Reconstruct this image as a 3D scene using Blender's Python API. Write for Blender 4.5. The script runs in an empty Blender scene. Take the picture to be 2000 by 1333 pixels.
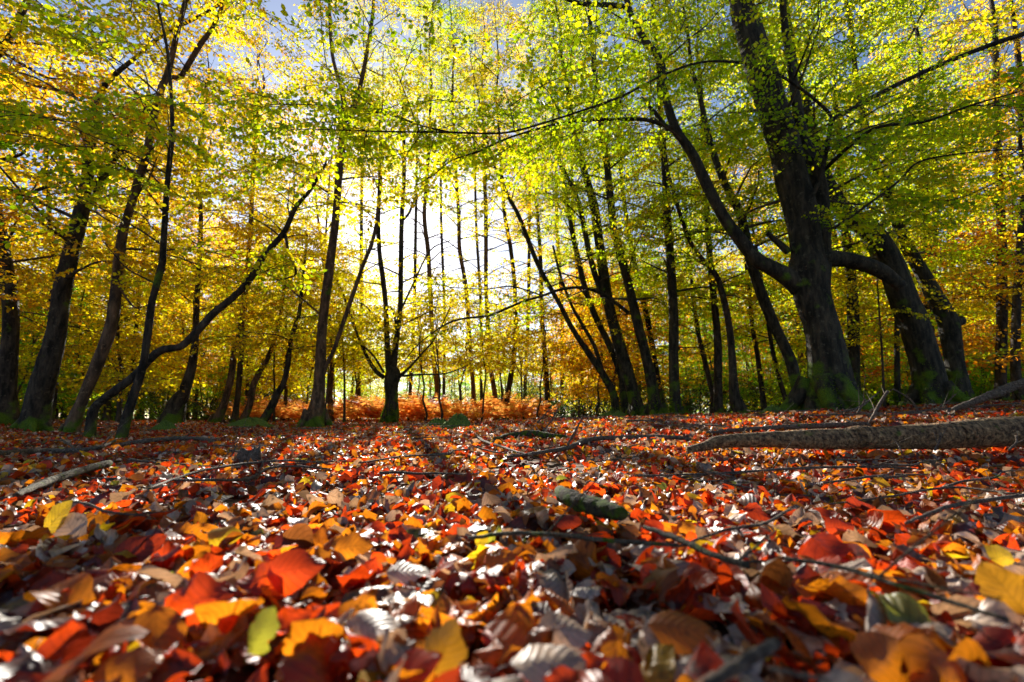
import bpy, math, random
import numpy as np
from mathutils import Vector, Matrix
R = math.radians
sc = bpy.context.scene
COL = sc.collection
rng = np.random.default_rng(11)

# ------------------------------------------------------------------ camera
CAMZ = 0.20
PITCH = math.atan((816 - 666.5) / 888.9)
F = 888.9
cam = bpy.data.objects.new('camera', bpy.data.cameras.new('camera'))
COL.objects.link(cam); sc.camera = cam
cam.location = (0, 0, CAMZ); cam.rotation_euler = (math.pi/2 + PITCH, 0, 0)
cam.data.lens = 16; cam.data.sensor_width = 36
cam.data.clip_start = 0.01; cam.data.clip_end = 2000
cam.data.dof.use_dof = True
cam.data.dof.focus_distance = 2.1
cam.data.dof.aperture_fstop = 3.6
FW = np.array([0, math.cos(PITCH), math.sin(PITCH)])
UP = np.array([0, -math.sin(PITCH), math.cos(PITCH)])
CAM = np.array([0, 0, CAMZ])

def ray(u, v):
    return FW + (u - 1000) / F * np.array([1., 0, 0]) + (666.5 - v) / F * UP
def P(u, v, Y):
    d = ray(u, v); return CAM + d * (Y / d[1])
def depth(p):
    return (np.asarray(p) - CAM) @ FW
def proj(p):
    q = np.asarray(p) - CAM
    d = np.maximum(q @ FW, 1e-3)
    return 1000 + F * q[..., 0] / d, 666.5 - F * (q @ UP) / d, q @ FW

# ------------------------------------------------------------------ mesh helpers
class MB:
    def __init__(s): s.v = []; s.f = []; s.uv = []; s.n = 0
    def add(s, v, f, mat=0, uv=None):
        v = np.asarray(v, float).reshape(-1, 3); f = np.asarray(f, np.int64)
        if len(v) == 0 or len(f) == 0: return
        s.v.append(v); s.f.append((f + s.n, mat)); s.n += len(v)
        s.uv.append(np.zeros((len(v), 2)) if uv is None else np.asarray(uv, float).reshape(-1, 2))
    def mesh(s, name, mats, origin=(0, 0, 0), smooth=True):
        me = bpy.data.meshes.new(name)
        if s.n:
            v = np.concatenate(s.v) - np.asarray(origin)
            me.vertices.add(len(v)); me.vertices.foreach_set('co', v.astype(np.float32).ravel())
            loops = np.concatenate([f.ravel() for f, m in s.f])
            tot = np.concatenate([np.full(len(f), f.shape[1]) for f, m in s.f])
            mi = np.concatenate([np.broadcast_to(m, (len(f),)) for f, m in s.f])
            st = np.concatenate([[0], np.cumsum(tot)[:-1]])
            me.loops.add(len(loops)); me.polygons.add(len(tot))
            me.loops.foreach_set('vertex_index', loops.astype(np.int32))
            me.polygons.foreach_set('loop_start', st.astype(np.int32))
            me.polygons.foreach_set('material_index', mi.astype(np.int32))
            if smooth: me.polygons.foreach_set('use_smooth', np.ones(len(tot), bool))
            uv = np.concatenate(s.uv)
            ul = me.uv_layers.new(name='uv')
            ul.data.foreach_set('uv', uv[loops].astype(np.float32).ravel())
            me.update(calc_edges=True); me.validate()
        for m in mats: me.materials.append(m)
        return me
    def obj(s, name, mats, origin=(0, 0, 0), parent=None, smooth=True):
        o = bpy.data.objects.new(name, s.mesh(name, mats, origin, smooth)); COL.objects.link(o)
        if parent is not None: o.parent = parent
        else: o.location = origin
        return o

def tag(o, label, cat, group=None):
    o['label'] = label; o['category'] = cat
    if group: o['group'] = group
    return o
def kind(o, k): o['kind'] = k; return o
def empty(name, loc, label, cat, group=None):
    o = bpy.data.objects.new(name, None); COL.objects.link(o); o.location = loc; o.empty_display_size = .1
    return tag(o, label, cat, group)

def catmull(p, k):
    p = np.asarray(p, float)
    if len(p) < 3: 
        t = np.linspace(0, 1, k + 1)[:, None]; return p[0] * (1 - t) + p[-1] * t
    q = np.vstack([2 * p[0] - p[1], p, 2 * p[-1] - p[-2]])
    out = []
    t = np.linspace(0, 1, k, endpoint=False)[:, None]
    for i in range(1, len(q) - 2):
        a, b, c, d = q[i-1], q[i], q[i+1], q[i+2]
        out.append(.5 * (2*b + (c-a)*t + (2*a-5*b+4*c-d)*t**2 + (3*b-a-3*c+d)*t**3))
    out.append(p[-1:])
    return np.vstack(out)

def tube(pts, rad, sides=8, cap=True, lobes=None, rough=0., seed=0):
    """lobes: array (n, sides) of radius multipliers"""
    pts = np.asarray(pts, float); rad = np.asarray(rad, float); n = len(pts)
    tan = np.gradient(pts, axis=0); tan /= np.linalg.norm(tan, axis=1)[:, None] + 1e-12
    ref = np.array([0, 1., 0]) if abs(tan[0][1]) < .9 else np.array([1., 0, 0])
    x = np.cross(ref, tan[0]); x /= np.linalg.norm(x)
    X = np.empty((n, 3))
    for i in range(n):
        x = x - tan[i] * (x @ tan[i]); x = x / (np.linalg.norm(x) + 1e-12); X[i] = x
    Yv = np.cross(tan, X)
    a = np.arange(sides) / sides * 2 * math.pi
    r = rad[:, None] * np.ones(sides)
    if lobes is not None: r = r * lobes
    if rough:
        g = np.random.default_rng(seed)
        ph = g.uniform(0, 6.28, 6)
        s = np.concatenate([[0], np.cumsum(np.linalg.norm(np.diff(pts, axis=0), axis=1))])[:, None] / max(rad.mean(), 1e-4)
        r = r * (1 + rough * (np.sin(2*a + s*.35 + ph[0]) * .5 + np.sin(3*a - s*.22 + ph[1]) * .4 + np.sin(5*a + s*.8 + ph[2]) * .25 + np.sin(s*1.3 + ph[3]) * np.cos(a + ph[4]) * .4)
                 + g.normal(0, rough * .18, r.shape))
    v = pts[:, None] + r[..., None] * (X[:, None] * np.cos(a)[None, :, None] + Yv[:, None] * np.sin(a)[None, :, None])
    v = v.reshape(-1, 3)
    i = np.arange(n - 1)[:, None] * sides; j = np.arange(sides)[None]; jn = (j + 1) % sides
    f = np.stack([i + j, i + jn, i + sides + jn, i + sides + j], -1).reshape(-1, 4)
    if cap:
        v = np.vstack([v, pts[:1], pts[-1:]])
        c0 = n * sides; j = np.arange(sides); jn = (j + 1) % sides
        f = np.vstack([f, np.stack([np.full(sides, c0), jn, j, j], -1)[:, [0, 1, 2, 2]]]) if False else f
        e = np.stack([(n-1)*sides + j, (n-1)*sides + jn, np.full(sides, c0 + 1)], -1)
        s0 = np.stack([jn, j, np.full(sides, c0)], -1)
        return v, f, np.vstack([e, s0])
    return v, f, None
def add_tube(mb, pts, rad, sides=8, mat=0, **k):
    v, f, t = tube(pts, rad, sides, **k)
    n0 = mb.n
    mb.add(v, f, mat)
    if t is not None: mb.f.append((t + n0, mat))

# ------------------------------------------------------------------ materials
def new_mat(name):
    m = bpy.data.materials.new(name); m.use_nodes = True
    nt = m.node_tree; nt.nodes.clear()
    def N(t, **k):
        n = nt.nodes.new(t)
        for a, b in k.items():
            if a[0] == '_': setattr(n, a[1:], b)
        return n
    out = N('ShaderNodeOutputMaterial')
    return m, nt, N, out
def ramp(N, stops, interp='LINEAR'):
    n = N('ShaderNodeValToRGB'); cr = n.color_ramp; cr.interpolation = interp
    while len(cr.elements) < len(stops): cr.elements.new(.5)
    for e, (p, c) in zip(cr.elements, stops): e.position = p; e.color = (*c, 1)
    return n

def leaf_mat(name, stops, tstops, trans=.5, rough=.45, veins=False, patch=None, spec=.5):
    """stops: colour ramp by leaf; tstops: colour of the light let through"""
    m, nt, N, out = new_mat(name); L = nt.links.new
    geo = N('ShaderNodeNewGeometry')
    rv = geo.outputs['Random Per Island']
    rd = ramp(N, stops); rt = ramp(N, tstops)
    if patch:
        tc = N('ShaderNodeTexCoord'); oi = N('ShaderNodeObjectInfo')
        ad = N('ShaderNodeVectorMath', _operation='ADD'); L(tc.outputs['Object'], ad.inputs[0]); L(oi.outputs['Location'], ad.inputs[1])
        nz = N('ShaderNodeTexNoise'); nz.inputs['Scale'].default_value = patch; nz.inputs['Detail'].default_value = 1.5
        L(ad.outputs[0], nz.inputs['Vector'])
        ma = N('ShaderNodeMath', _operation='MULTIPLY_ADD'); ma.inputs[1].default_value = 1.5; ma.inputs[2].default_value = -.75
        L(nz.outputs[0], ma.inputs[0])
        m2 = N('ShaderNodeMath', _operation='MULTIPLY_ADD'); m2.inputs[1].default_value = .7; m2.inputs[2].default_value = .15
        L(rv, m2.inputs[0])
        m3 = N('ShaderNodeMath', _operation='ADD', _use_clamp=True); L(ma.outputs[0], m3.inputs[0]); L(m2.outputs[0], m3.inputs[1])
        rv = m3.outputs[0]
    L(rv, rd.inputs[0]); L(rv, rt.inputs[0])
    cd, ct = rd.outputs[0], rt.outputs[0]
    pr = N('ShaderNodeBsdfPrincipled'); pr.inputs['Roughness'].default_value = rough
    pr.inputs['Specular IOR Level'].default_value = spec
    tr = N('ShaderNodeBsdfTranslucent'); mx = N('ShaderNodeMixShader'); mx.inputs[0].default_value = trans
    if veins:
        tc = N('ShaderNodeTexCoord'); sp = N('ShaderNodeSeparateXYZ'); L(tc.outputs['UV'], sp.inputs[0])
        ab = N('ShaderNodeMath', _operation='ABSOLUTE'); L(sp.outputs[1], ab.inputs[0])
        k = N('ShaderNodeMath', _operation='MULTIPLY_ADD'); k.inputs[1].default_value = -.28; L(ab.outputs[0], k.inputs[0]); L(sp.outputs[0], k.inputs[2])
        s = N('ShaderNodeMath', _operation='MULTIPLY'); s.inputs[1].default_value = 50; L(k.outputs[0], s.inputs[0])
        si = N('ShaderNodeMath', _operation='SINE'); L(s.outputs[0], si.inputs[0])
        up = N('ShaderNodeMapRange'); up.inputs[1].default_value = .55; up.inputs[2].default_value = 1.; L(si.outputs[0], up.inputs[0])
        mid = N('ShaderNodeMapRange'); mid.inputs[1].default_value = .07; mid.inputs[2].default_value = .02; L(ab.outputs[0], mid.inputs[0])
        vm = N('ShaderNodeMath', _operation='MAXIMUM'); L(up.outputs[0], vm.inputs[0]); L(mid.outputs[0], vm.inputs[1])
        nz = N('ShaderNodeTexNoise'); nz.inputs['Scale'].default_value = 60; nz.inputs['Detail'].default_value = 4
        L(tc.outputs['Object'], nz.inputs['Vector'])
        nz2 = N('ShaderNodeTexNoise'); nz2.inputs['Scale'].default_value = 22; nz2.inputs['Detail'].default_value = 3; L(tc.outputs['Object'], nz2.inputs['Vector'])
        sr = N('ShaderNodeMapRange'); sr.inputs[1].default_value = .35; sr.inputs[2].default_value = .7; sr.inputs[3].default_value = .5; sr.inputs[4].default_value = 1.25; L(nz2.outputs[0], sr.inputs[0])
        sp2 = N('ShaderNodeMapRange'); sp2.inputs[1].default_value = .60; sp2.inputs[2].default_value = .68; sp2.inputs[3].default_value = 1.; sp2.inputs[4].default_value = .35; L(nz.outputs[0], sp2.inputs[0])
        vd = N('ShaderNodeMapRange'); vd.inputs[3].default_value = 1.; vd.inputs[4].default_value = .72; L(vm.outputs[0], vd.inputs[0])
        mm = N('ShaderNodeMath', _operation='MULTIPLY'); L(sr.outputs[0], mm.inputs[0]); L(vd.outputs[0], mm.inputs[1])
        mm0 = mm; mm = N('ShaderNodeMath', _operation='MULTIPLY'); L(mm0.outputs[0], mm.inputs[0]); L(sp2.outputs[0], mm.inputs[1])
        for nm in 'dt':
            vv = N('ShaderNodeVectorMath', _operation='SCALE'); L(cd if nm == 'd' else ct, vv.inputs[0]); L(mm.outputs[0], vv.inputs['Scale'])
            if nm == 'd': cd = vv.outputs[0]
            else: ct = vv.outputs[0]
        hs = N('ShaderNodeMath', _operation='MULTIPLY_ADD'); hs.inputs[1].default_value = .5; L(si.outputs[0], hs.inputs[0]); L(nz.outputs[0], hs.inputs[2])
        bp = N('ShaderNodeBump'); bp.inputs['Strength'].default_value = .32; bp.inputs['Distance'].default_value = .0014
        L(hs.outputs[0], bp.inputs['Height']); L(bp.outputs[0], pr.inputs['Normal'])
    L(cd, pr.inputs['Base Color']); L(ct, tr.inputs['Color'])
    L(pr.outputs[0], mx.inputs[1]); L(tr.outputs[0], mx.inputs[2]); L(mx.outputs[0], out.inputs[0])
    return m

def bark_mat(name, base, dark, moss=.6, mossh=1.2, scale=1., mosscol=(.085, .135, .006), zs=1.6):
    m, nt, N, out = new_mat(name); L = nt.links.new
    tc = N('ShaderNodeTexCoord'); mp = N('ShaderNodeMapping'); mp.inputs['Scale'].default_value = (6*scale, 6*scale, zs*scale)
    L(tc.outputs['Object'], mp.inputs[0])
    nz = N('ShaderNodeTexNoise'); nz.inputs['Scale'].default_value = 2.; nz.inputs['Detail'].default_value = 8; nz.inputs['Roughness'].default_value = .65
    L(mp.outputs[0], nz.inputs['Vector'])
    rp = ramp(N, [(.40, dark), (.55, tuple(.6*a+.4*b for a, b in zip(base, dark))), (.70, tuple(1.25*c for c in base))]); L(nz.outputs[0], rp.inputs[0])
    n2 = N('ShaderNodeTexNoise'); n2.inputs['Scale'].default_value = 3.2*scale; n2.inputs['Detail'].default_value = 6; L(tc.outputs['Object'], n2.inputs['Vector'])
    sp = N('ShaderNodeSeparateXYZ'); L(tc.outputs['Object'], sp.inputs[0])
    h = N('ShaderNodeMapRange'); h.inputs[1].default_value = mossh; h.inputs[2].default_value = 0; h.inputs[3].default_value = -.12; h.inputs[4].default_value = moss; L(sp.outputs[2], h.inputs[0])
    n2m = N('ShaderNodeMath', _operation='MULTIPLY_ADD'); n2m.inputs[1].default_value = 1.9; n2m.inputs[2].default_value = -.45; L(n2.outputs[0], n2m.inputs[0])
    ad = N('ShaderNodeMath', _operation='ADD'); L(n2m.outputs[0], ad.inputs[0]); L(h.outputs[0], ad.inputs[1])
    mr = N('ShaderNodeMapRange'); mr.inputs[1].default_value = .62; mr.inputs[2].default_value = .8; L(ad.outputs[0], mr.inputs[0])
    n4 = N('ShaderNodeTexNoise'); n4.inputs['Scale'].default_value = 14 * scale; n4.inputs['Detail'].default_value = 5; n4.inputs['Roughness'].default_value = .7; L(tc.outputs['Object'], n4.inputs['Vector'])
    lm = N('ShaderNodeMapRange'); lm.inputs[1].default_value = .58; lm.inputs[2].default_value = .66; lm.inputs[4].default_value = .55; L(n4.outputs[0], lm.inputs[0])
    lx = N('ShaderNodeMix', _data_type='RGBA'); L(lm.outputs[0], lx.inputs[0]); L(rp.outputs[0], lx.inputs[6]); lx.inputs[7].default_value = (base[0] * 1.9, base[1] * 2.1, base[2] * 2.1, 1)
    n3 = N('ShaderNodeTexNoise'); n3.inputs['Scale'].default_value = 90; L(tc.outputs['Object'], n3.inputs['Vector'])
    mc = ramp(N, [(.3, tuple(c*.45 for c in mosscol)), (.7, tuple(c*1.5 for c in mosscol))]); L(n3.outputs[0], mc.inputs[0])
    mix = N('ShaderNodeMix', _data_type='RGBA'); L(mr.outputs[0], mix.inputs[0]); L(lx.outputs[2], mix.inputs[6]); L(mc.outputs[0], mix.inputs[7])
    pr = N('ShaderNodeBsdfPrincipled'); pr.inputs['Roughness'].default_value = .85; pr.inputs['Specular IOR Level'].default_value = .25
    L(mix.outputs[2], pr.inputs['Base Color'])
    bm = N('ShaderNodeMath', _operation='MULTIPLY_ADD'); bm.inputs[1].default_value = .6; L(n3.outputs[0], bm.inputs[0]); L(nz.outputs[0], bm.inputs[2])
    bp = N('ShaderNodeBump'); bp.inputs['Strength'].default_value = .9; bp.inputs['Distance'].default_value = .04
    L(bm.outputs[0], bp.inputs['Height']); L(bp.outputs[0], pr.inputs['Normal']); L(pr.outputs[0], out.inputs[0])
    return m

BARK = bark_mat('beech_bark', (.085, .058, .038), (.012, .008, .005), moss=.30, mossh=.6)
BARK_MOSSY = bark_mat('mossy_bark', (.072, .055, .034), (.012, .010, .006), moss=.31, mossh=1.3)
BARK_WARM = bark_mat('warm_bark', (.20, .11, .06), (.05, .028, .016), moss=.30, mossh=.6)
BARK_FAR = bark_mat('far_bark', (.11, .075, .05), (.03, .022, .014), moss=.2, mossh=.6)
TWIG = bark_mat('twig_bark', (.13, .085, .055), (.05, .035, .025), moss=0, mossh=.01)
DEAD = bark_mat('dead_wood', (.24, .18, .13), (.08, .055, .04), moss=-.6, mossh=.01, scale=6, zs=6)
LOGM = bark_mat('log_bark', (.44, .26, .12), (.07, .038, .02), moss=-.6, mossh=.01, scale=4, zs=6)
GREENSTICK = bark_mat('lichen_twig', (.20, .165, .11), (.07, .055, .035), moss=-.02, mossh=.05, scale=8, zs=6)
MOSSY_STICK = bark_mat('mossy_stick', (.11, .085, .045), (.035, .026, .016), moss=.2, mossh=.1, scale=8, zs=6)

def can(name, a, b, c, ta, tb, tc, trans=.70, patch=.55):
    return leaf_mat(name, [(0, a), (.5, b), (1, c)], [(0, ta), (.5, tb), (1, tc)], trans=trans, rough=.5, patch=patch, spec=.35)
CAN = {
 'lime':   can('lime_leaf', (.10, .17, .010), (.22, .26, .010), (.42, .30, .010), (.30, .52, .005), (.64, .76, .005), (.94, .68, .008)),
 'yellow': can('yellow_leaf', (.16, .20, .010), (.36, .30, .012), (.48, .25, .010), (.50, .60, .008), (.95, .80, .008), (.95, .54, .008)),
 'gold':   can('gold_leaf', (.24, .23, .010), (.46, .30, .010), (.48, .18, .008), (.66, .62, .006), (.96, .66, .008), (.95, .36, .006)),
 'orange': can('orange_leaf', (.36, .25, .012), (.50, .21, .012), (.44, .10, .008), (.85, .52, .010), (.94, .38, .008), (.88, .17, .006)),
 'green':  can('green_leaf', (.05, .12, .012), (.09, .20, .012), (.24, .25, .015), (.14, .42, .010), (.28, .62, .012), (.65, .65, .012)),
 'holly':  can('holly_leaf', (.015, .035, .012), (.03, .06, .02), (.06, .10, .02), (.03, .08, .01), (.05, .13, .015), (.10, .2, .02), trans=.25),
}
def one(name, d, t, trans=.45, rough=.46, var=.45):
    lo = tuple(c*(1-var) for c in d); hi = tuple(c*(1+var*.7) for c in d)
    tl = tuple(c*(1-var) for c in t); th = tuple(min(c*(1+var*.7), .95) for c in t)
    return leaf_mat(name, [(0, lo), (1, hi)], [(0, tl), (1, th)], trans=trans, rough=rough, veins=True, spec=.6)
GL = [('pale tan', one('tan_leaf', (.60, .41, .29), (.66, .36, .17), .3, rough=.43)),
      ('rust red', one('rust_leaf', (.42, .04, .007), (.90, .07, .006), .55)),
      ('bright orange', one('bright_orange_leaf', (.58, .14, .010), (.95, .24, .008), .55)),
      ('brown', one('brown_leaf', (.17, .075, .03), (.38, .11, .02), .35)),
      ('golden yellow', one('golden_leaf', (.62, .33, .015), (.95, .48, .012), .5)),
      ('olive', one('olive_leaf', (.26, .24, .04), (.45, .42, .03), .45)),
      ('dark maroon', one('maroon_leaf', (.11, .022, .012), (.35, .03, .008), .35)),
      ('ochre', one('ochre_leaf', (.36, .18, .02), (.50, .22, .012), .45))]
GLM = [m for _, m in GL]
GLP = np.array([.25, .28, .25, .075, .045, .01, .09])

def ground_mat():
    m, nt, N, out = new_mat('leaf_mould'); L = nt.links.new
    tc = N('ShaderNodeTexCoord')
    vo = N('ShaderNodeTexVoronoi'); vo.inputs['Scale'].default_value = 16; L(tc.outputs['Object'], vo.inputs['Vector'])
    sp = N('ShaderNodeSeparateColor'); L(vo.outputs['Color'], sp.inputs[0])
    rp = ramp(N, [(0, (.05, .03, .018)), (.35, (.12, .05, .02)), (.6, (.22, .07, .015)), (.8, (.16, .10, .05)), (1, (.06, .035, .02))]); L(sp.outputs[0], rp.inputs[0])
    nz = N('ShaderNodeTexNoise'); nz.inputs['Scale'].default_value = 40; nz.inputs['Detail'].default_value = 6; L(tc.outputs['Object'], nz.inputs['Vector'])
    mr = N('ShaderNodeMapRange'); mr.inputs[1].default_value = .3; mr.inputs[2].default_value = .7; mr.inputs[3].default_value = .35; mr.inputs[4].default_value = 1.1; L(nz.outputs[0], mr.inputs[0])
    vs = N('ShaderNodeVectorMath', _operation='SCALE'); L(rp.outputs[0], vs.inputs[0]); L(mr.outputs[0], vs.inputs['Scale'])
    pr = N('ShaderNodeBsdfPrincipled'); pr.inputs['Roughness'].default_value = .85; pr.inputs['Specular IOR Level'].default_value = .12; L(vs.outputs[0], pr.inputs['Base Color'])
    bp = N('ShaderNodeBump'); bp.inputs['Strength'].default_value = .8; bp.inputs['Distance'].default_value = .03; L(vo.outputs['Distance'], bp.inputs['Height'])
    L(bp.outputs[0], pr.inputs['Normal']); L(pr.outputs[0], out.inputs[0])
    return m
def moss_mat():
    m, nt, N, out = new_mat('moss'); L = nt.links.new
    tc = N('ShaderNodeTexCoord')
    nz = N('ShaderNodeTexNoise'); nz.inputs['Scale'].default_value = 70; nz.inputs['Detail'].default_value = 5; L(tc.outputs['Object'], nz.inputs['Vector'])
    rp = ramp(N, [(.3, (.03, .05, .008)), (.7, (.16, .24, .02))]); L(nz.outputs[0], rp.inputs[0])
    pr = N('ShaderNodeBsdfPrincipled'); pr.inputs['Roughness'].default_value = .95; L(rp.outputs[0], pr.inputs['Base Color'])
    bp = N('ShaderNodeBump'); bp.inputs['Strength'].default_value = 1.; bp.inputs['Distance'].default_value = .03; L(nz.outputs[0], bp.inputs['Height'])
    L(bp.outputs[0], pr.inputs['Normal']); L(pr.outputs[0], out.inputs[0])
    return m
MOSS = moss_mat()
FERN = leaf_mat('bracken_frond', [(0, (.38, .11, .025)), (.5, (.58, .20, .04)), (1, (.66, .36, .08))], [(0, (.78, .20, .035)), (.5, (.95, .36, .06)), (1, (.97, .60, .12))], trans=.58, rough=.6, spec=.2)
MOSSLEAF = leaf_mat('moss_tuft', [(0, (.05, .085, .006)), (1, (.16, .22, .012))], [(0, (.10, .2, .008)), (1, (.32, .48, .012))], trans=.4, rough=.8, spec=.1)
GRASS = leaf_mat('grass_blade', [(0, (.06, .12, .01)), (1, (.16, .22, .02))], [(0, (.15, .3, .01)), (1, (.35, .5, .02))], trans=.5, rough=.5)

# ------------------------------------------------------------------ trees as traced: stems of (u, v, width in photo px)
T = []
def tree(Y, label, stems, leaf='gold', bark=None, branches=(), crown=None, group='beech trees of the wood', ext=3., flare=.5, name='beech_tree', lod=1, lean=0):
    T.append(dict(Y=Y, label=label, stems=stems, leaf=leaf, bark=bark or BARK, branches=branches, crown=crown, group=group, ext=ext, flare=flare, name=name, lod=lod, lean=lean))
# crown = (lowest height, number of limbs, limb length)
tree(6.6, 'thick dark leaning beech with a golden crown beside three thin curved trunks', [
  [(66,852,62),(78,773,58),(108,667,45),(123,561,39),(141,490,36),(158,420,33),(170,350,26),(176,282,24),(183,229,19),(200,176,16),(220,150,12),(264,113,9),(317,70,8),(440,0,6)],
  [(172,402,18),(197,352,20),(229,300,18),(262,250,14),(300,197,12)]], 'gold', BARK, crown=(2.0,34,1.9), lod=1, lean=.35,
  branches=[[(146,425,7),(130,470,5),(122,520,3)], [(183,215,7),(205,280,5),(197,330,3)]])
tree(6.0, 'slim beech with a swollen elbow and two split tops, second of the leaning trunks', [
  [(134,856,40),(150,810,30),(165,773,26),(194,702,28),(220,625,26),(230,526,23),(240,455,21),(250,420,19),(270,352,18),(287,300,17),(295,247,16),(314,176,15),(328,141,14),(345,70,11),(363,0,10)],
  [(328,150,10),(352,150,11),(370,123,12),(393,85,11),(416,53,9),(440,0,7)]], 'yellow', BARK_WARM, crown=(2.4,26,1.7), lean=.3,
  branches=[[(232,560,6),(262,600,4),(290,596,2)]])
tree(5.0, 'thin straight dark beech crossing in front of the strongly arched trunk', [
  [(235,864,26),(248,815,22),(261,773,20),(278,720,17),(287,667,17),(296,596,16),(305,561,15),(317,515,16),(319,490,14),(323,420,13),(328,352,12),(333,300,11),(337,247,9),(328,106,7),(307,0,5)]],
  'lime', BARK, crown=(2.0,24,1.6), ext=2.5, flare=.35, lean=.2, branches=[[(306,555,5),(275,540,4),(243,520,3),(200,470,2)]])
tree(5.4, 'black beech sapling bent almost flat then arching up towards the sun', [
  [(176,850,26),(183,801,22),(212,773,20),(261,737,20),(293,702,19),(317,684,18),(353,677,17),(384,649,17),(416,614,16),(458,579,15),(490,543,14),(515,501,13),(554,455,11),(578,405,9),(607,370,7),(638,317,5)]],
  'yellow', BARK, crown=(1.9,12,1.1), ext=.6, flare=.35, branches=[[(556,452,6),(565,500,5),(578,535,4),(545,548,3)]])
tree(9.0, 'mossy footed twin stemmed beech with one stem splayed beside the bright clearing', [
  [(612,842,52),(618,810,36),(622,773,26),(625,720,22),(630,632,19),(643,526,18),(656,420,15),(661,352,15),(668,282,16),(677,247,20),(668,180,9),(649,106,7),(643,0,6)],
  [(676,250,14),(690,210,11),(702,176,9),(716,106,8),(727,35,7),(730,0,6)],
  [(622,770,9),(635,720,9),(652,684,9),(670,632,9),(688,579,9),(709,519,8),(727,473,8),(737,420,7),(742,330,5),(745,280,4)]], 'yellow', BARK_WARM, crown=(3.0,34,2.0), flare=.9,
  branches=[[(600,838,16),(615,800,14),(626,760,10)],[(632,620,5),(560,560,3),(500,520,2)],[(660,390,4),(600,350,3),(560,330,2)]])
tree(11., 'young beech with a kinked foot standing before rusty bracken', [
  [(508,833,18),(529,797,17),(540,773,15),(554,748,12),(561,720,11),(568,667,10),(578,632,9),(585,610,8),(592,540,6),(600,460,4)]], 'yellow', BARK, crown=(1.6,22,1.7), ext=1.)
tree(11.5, 'reddish beech with a hooked foot, front one of the clump by the bracken', [
  [(420,832,26),(437,790,16),(451,737,14),(458,684,14),(469,649,13),(477,580,11),(483,526,10),(490,440,9),(494,360,8),(500,260,7)]], 'gold', BARK_WARM, crown=(2.6,26,2.0))
tree(12.5, 'slim grey beech standing close behind the one with a hooked foot', [
  [(458,824,16),(462,790,12),(466,755,12),(470,700,11),(476,620,10),(486,500,9),(492,380,8),(496,260,6)]], 'yellow', BARK_FAR, crown=(2.4,24,2.0))
tree(12., 'warm brown beech splayed away from the clump by the bracken', [
  [(474,824,18),(488,790,14),(494,755,14),(508,725,11),(522,702,10),(540,650,8),(552,590,7),(560,500,6)]], 'gold', BARK_WARM, crown=(2.0,24,1.8))
tree(10., 'stout dark beech stump-like trunk leaning deep in shade behind the arched trunk', [
  [(338,815,52),(348,785,36),(360,765,26),(374,720,20),(381,667,15),(384,596,12),(388,526,10),(392,430,9),(388,300,8)]], 'gold', BARK, crown=(1.8,30,2.0), flare=.4)
tree(7.6, 'thick black beech trunk with long low branches reaching in at the frame edge', [
  [(8,806,66),(12,770,46),(18,700,40),(22,620,36),(14,540,33),(2,460,30),(-18,360,28),(-40,240,24),(-60,100,20)]], 'gold', BARK, crown=(2.0,40,2.3), lean=.35,
  branches=[[(-20,383,11),(53,377,9),(106,360,8),(155,346,5),(190,330,3)],[(-30,270,8),(46,215,6),(95,250,5),(148,262,3)],[(-40,141,9),(95,173,8),(183,194,7),(264,217,4),(300,225,2)],
            [(-50,83,6),(46,84,5),(141,93,5),(180,95,3)],[(-40,75,9),(46,127,8),(92,152,6),(130,155,3)],[(-50,150,22),(10,90,17),(35,40,16),(60,-10,14)],[(-30,320,14),(20,308,10),(44,300,7),(60,280,4)]])
# the clearing
tree(12.5, 'lone mossy pollarded beech forking into two pale stems under the sun', [
  [(760,829,34),(764,800,27),(765,790,25),(764,765,25),(764,748,30),(766,728,30),(758,700,13),(753,596,10),(747,540,10),(741,490,9),(739,420,8),(744,340,7),(742,280,5)],
  [(766,730,17),(771,695,13),(776,649,11),(782,596,10),(783,508,10),(785,420,9),(789,352,8),(789,280,7),(786,200,5)]], 'yellow', BARK_MOSSY, crown=(2.6,34,2.2), flare=.4,
  branches=[[(750,738,9),(730,720,8),(706,674,6),(685,617,5),(668,570,4),(655,540,2)],[(750,728,5),(725,690,4),(690,665,4),(650,650,2)],[(778,738,8),(800,718,5),(825,690,4),(850,660,3),(880,600,2)],
            [(780,735,5),(820,732,4),(870,730,3),(910,716,2)],[(786,600,4),(805,560,4),(840,490,3),(880,470,2)],[(779,660,5),(768,610,4),(762,600,3)],[(788,430,5),(800,415,5),(808,395,4),(830,370,3)],[(748,640,4),(716,600,3),(700,590,2)]])
tree(17., 'leaning pale trunk with a bent foot among the bracken', [
  [(826,813,10),(840,790,11),(854,764,11),(846,700,9),(843,632,9),(840,561,9),(836,490,9),(829,420,8),(835,330,7),(840,220,5)]], 'lime', BARK_WARM, crown=(4.6,44,2.1), ext=6)
tree(17., 'slender ivy-speckled trunk first of the row rising from the bracken', [
  [(926,822,11),(925,790,9),(924,755,9),(917,667,8),(910,561,8),(898,490,8),(896,420,7),(890,330,6),(884,220,5)]], 'lime', BARK_WARM, crown=(4.4,44,2.1), ext=6)
tree(17.5, 'straight slender trunk second of the row rising from the bracken', [
  [(970,822,11),(967,773,10),(956,702,9),(953,632,9),(949,561,8),(949,420,8),(946,330,7),(944,240,5)]], 'yellow', BARK_WARM, crown=(4.4,44,2.1), ext=6)
tree(16.5, 'dark slender trunk with a bowed foot, third of the row by the bracken', [
  [(986,822,13),(988,790,12),(1000,720,10),(1007,649,10),(1005,561,8),(998,490,8),(986,420,7),(980,340,6),(975,260,5)]], 'gold', BARK, crown=(4.2,42,2.1), ext=6)
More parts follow.
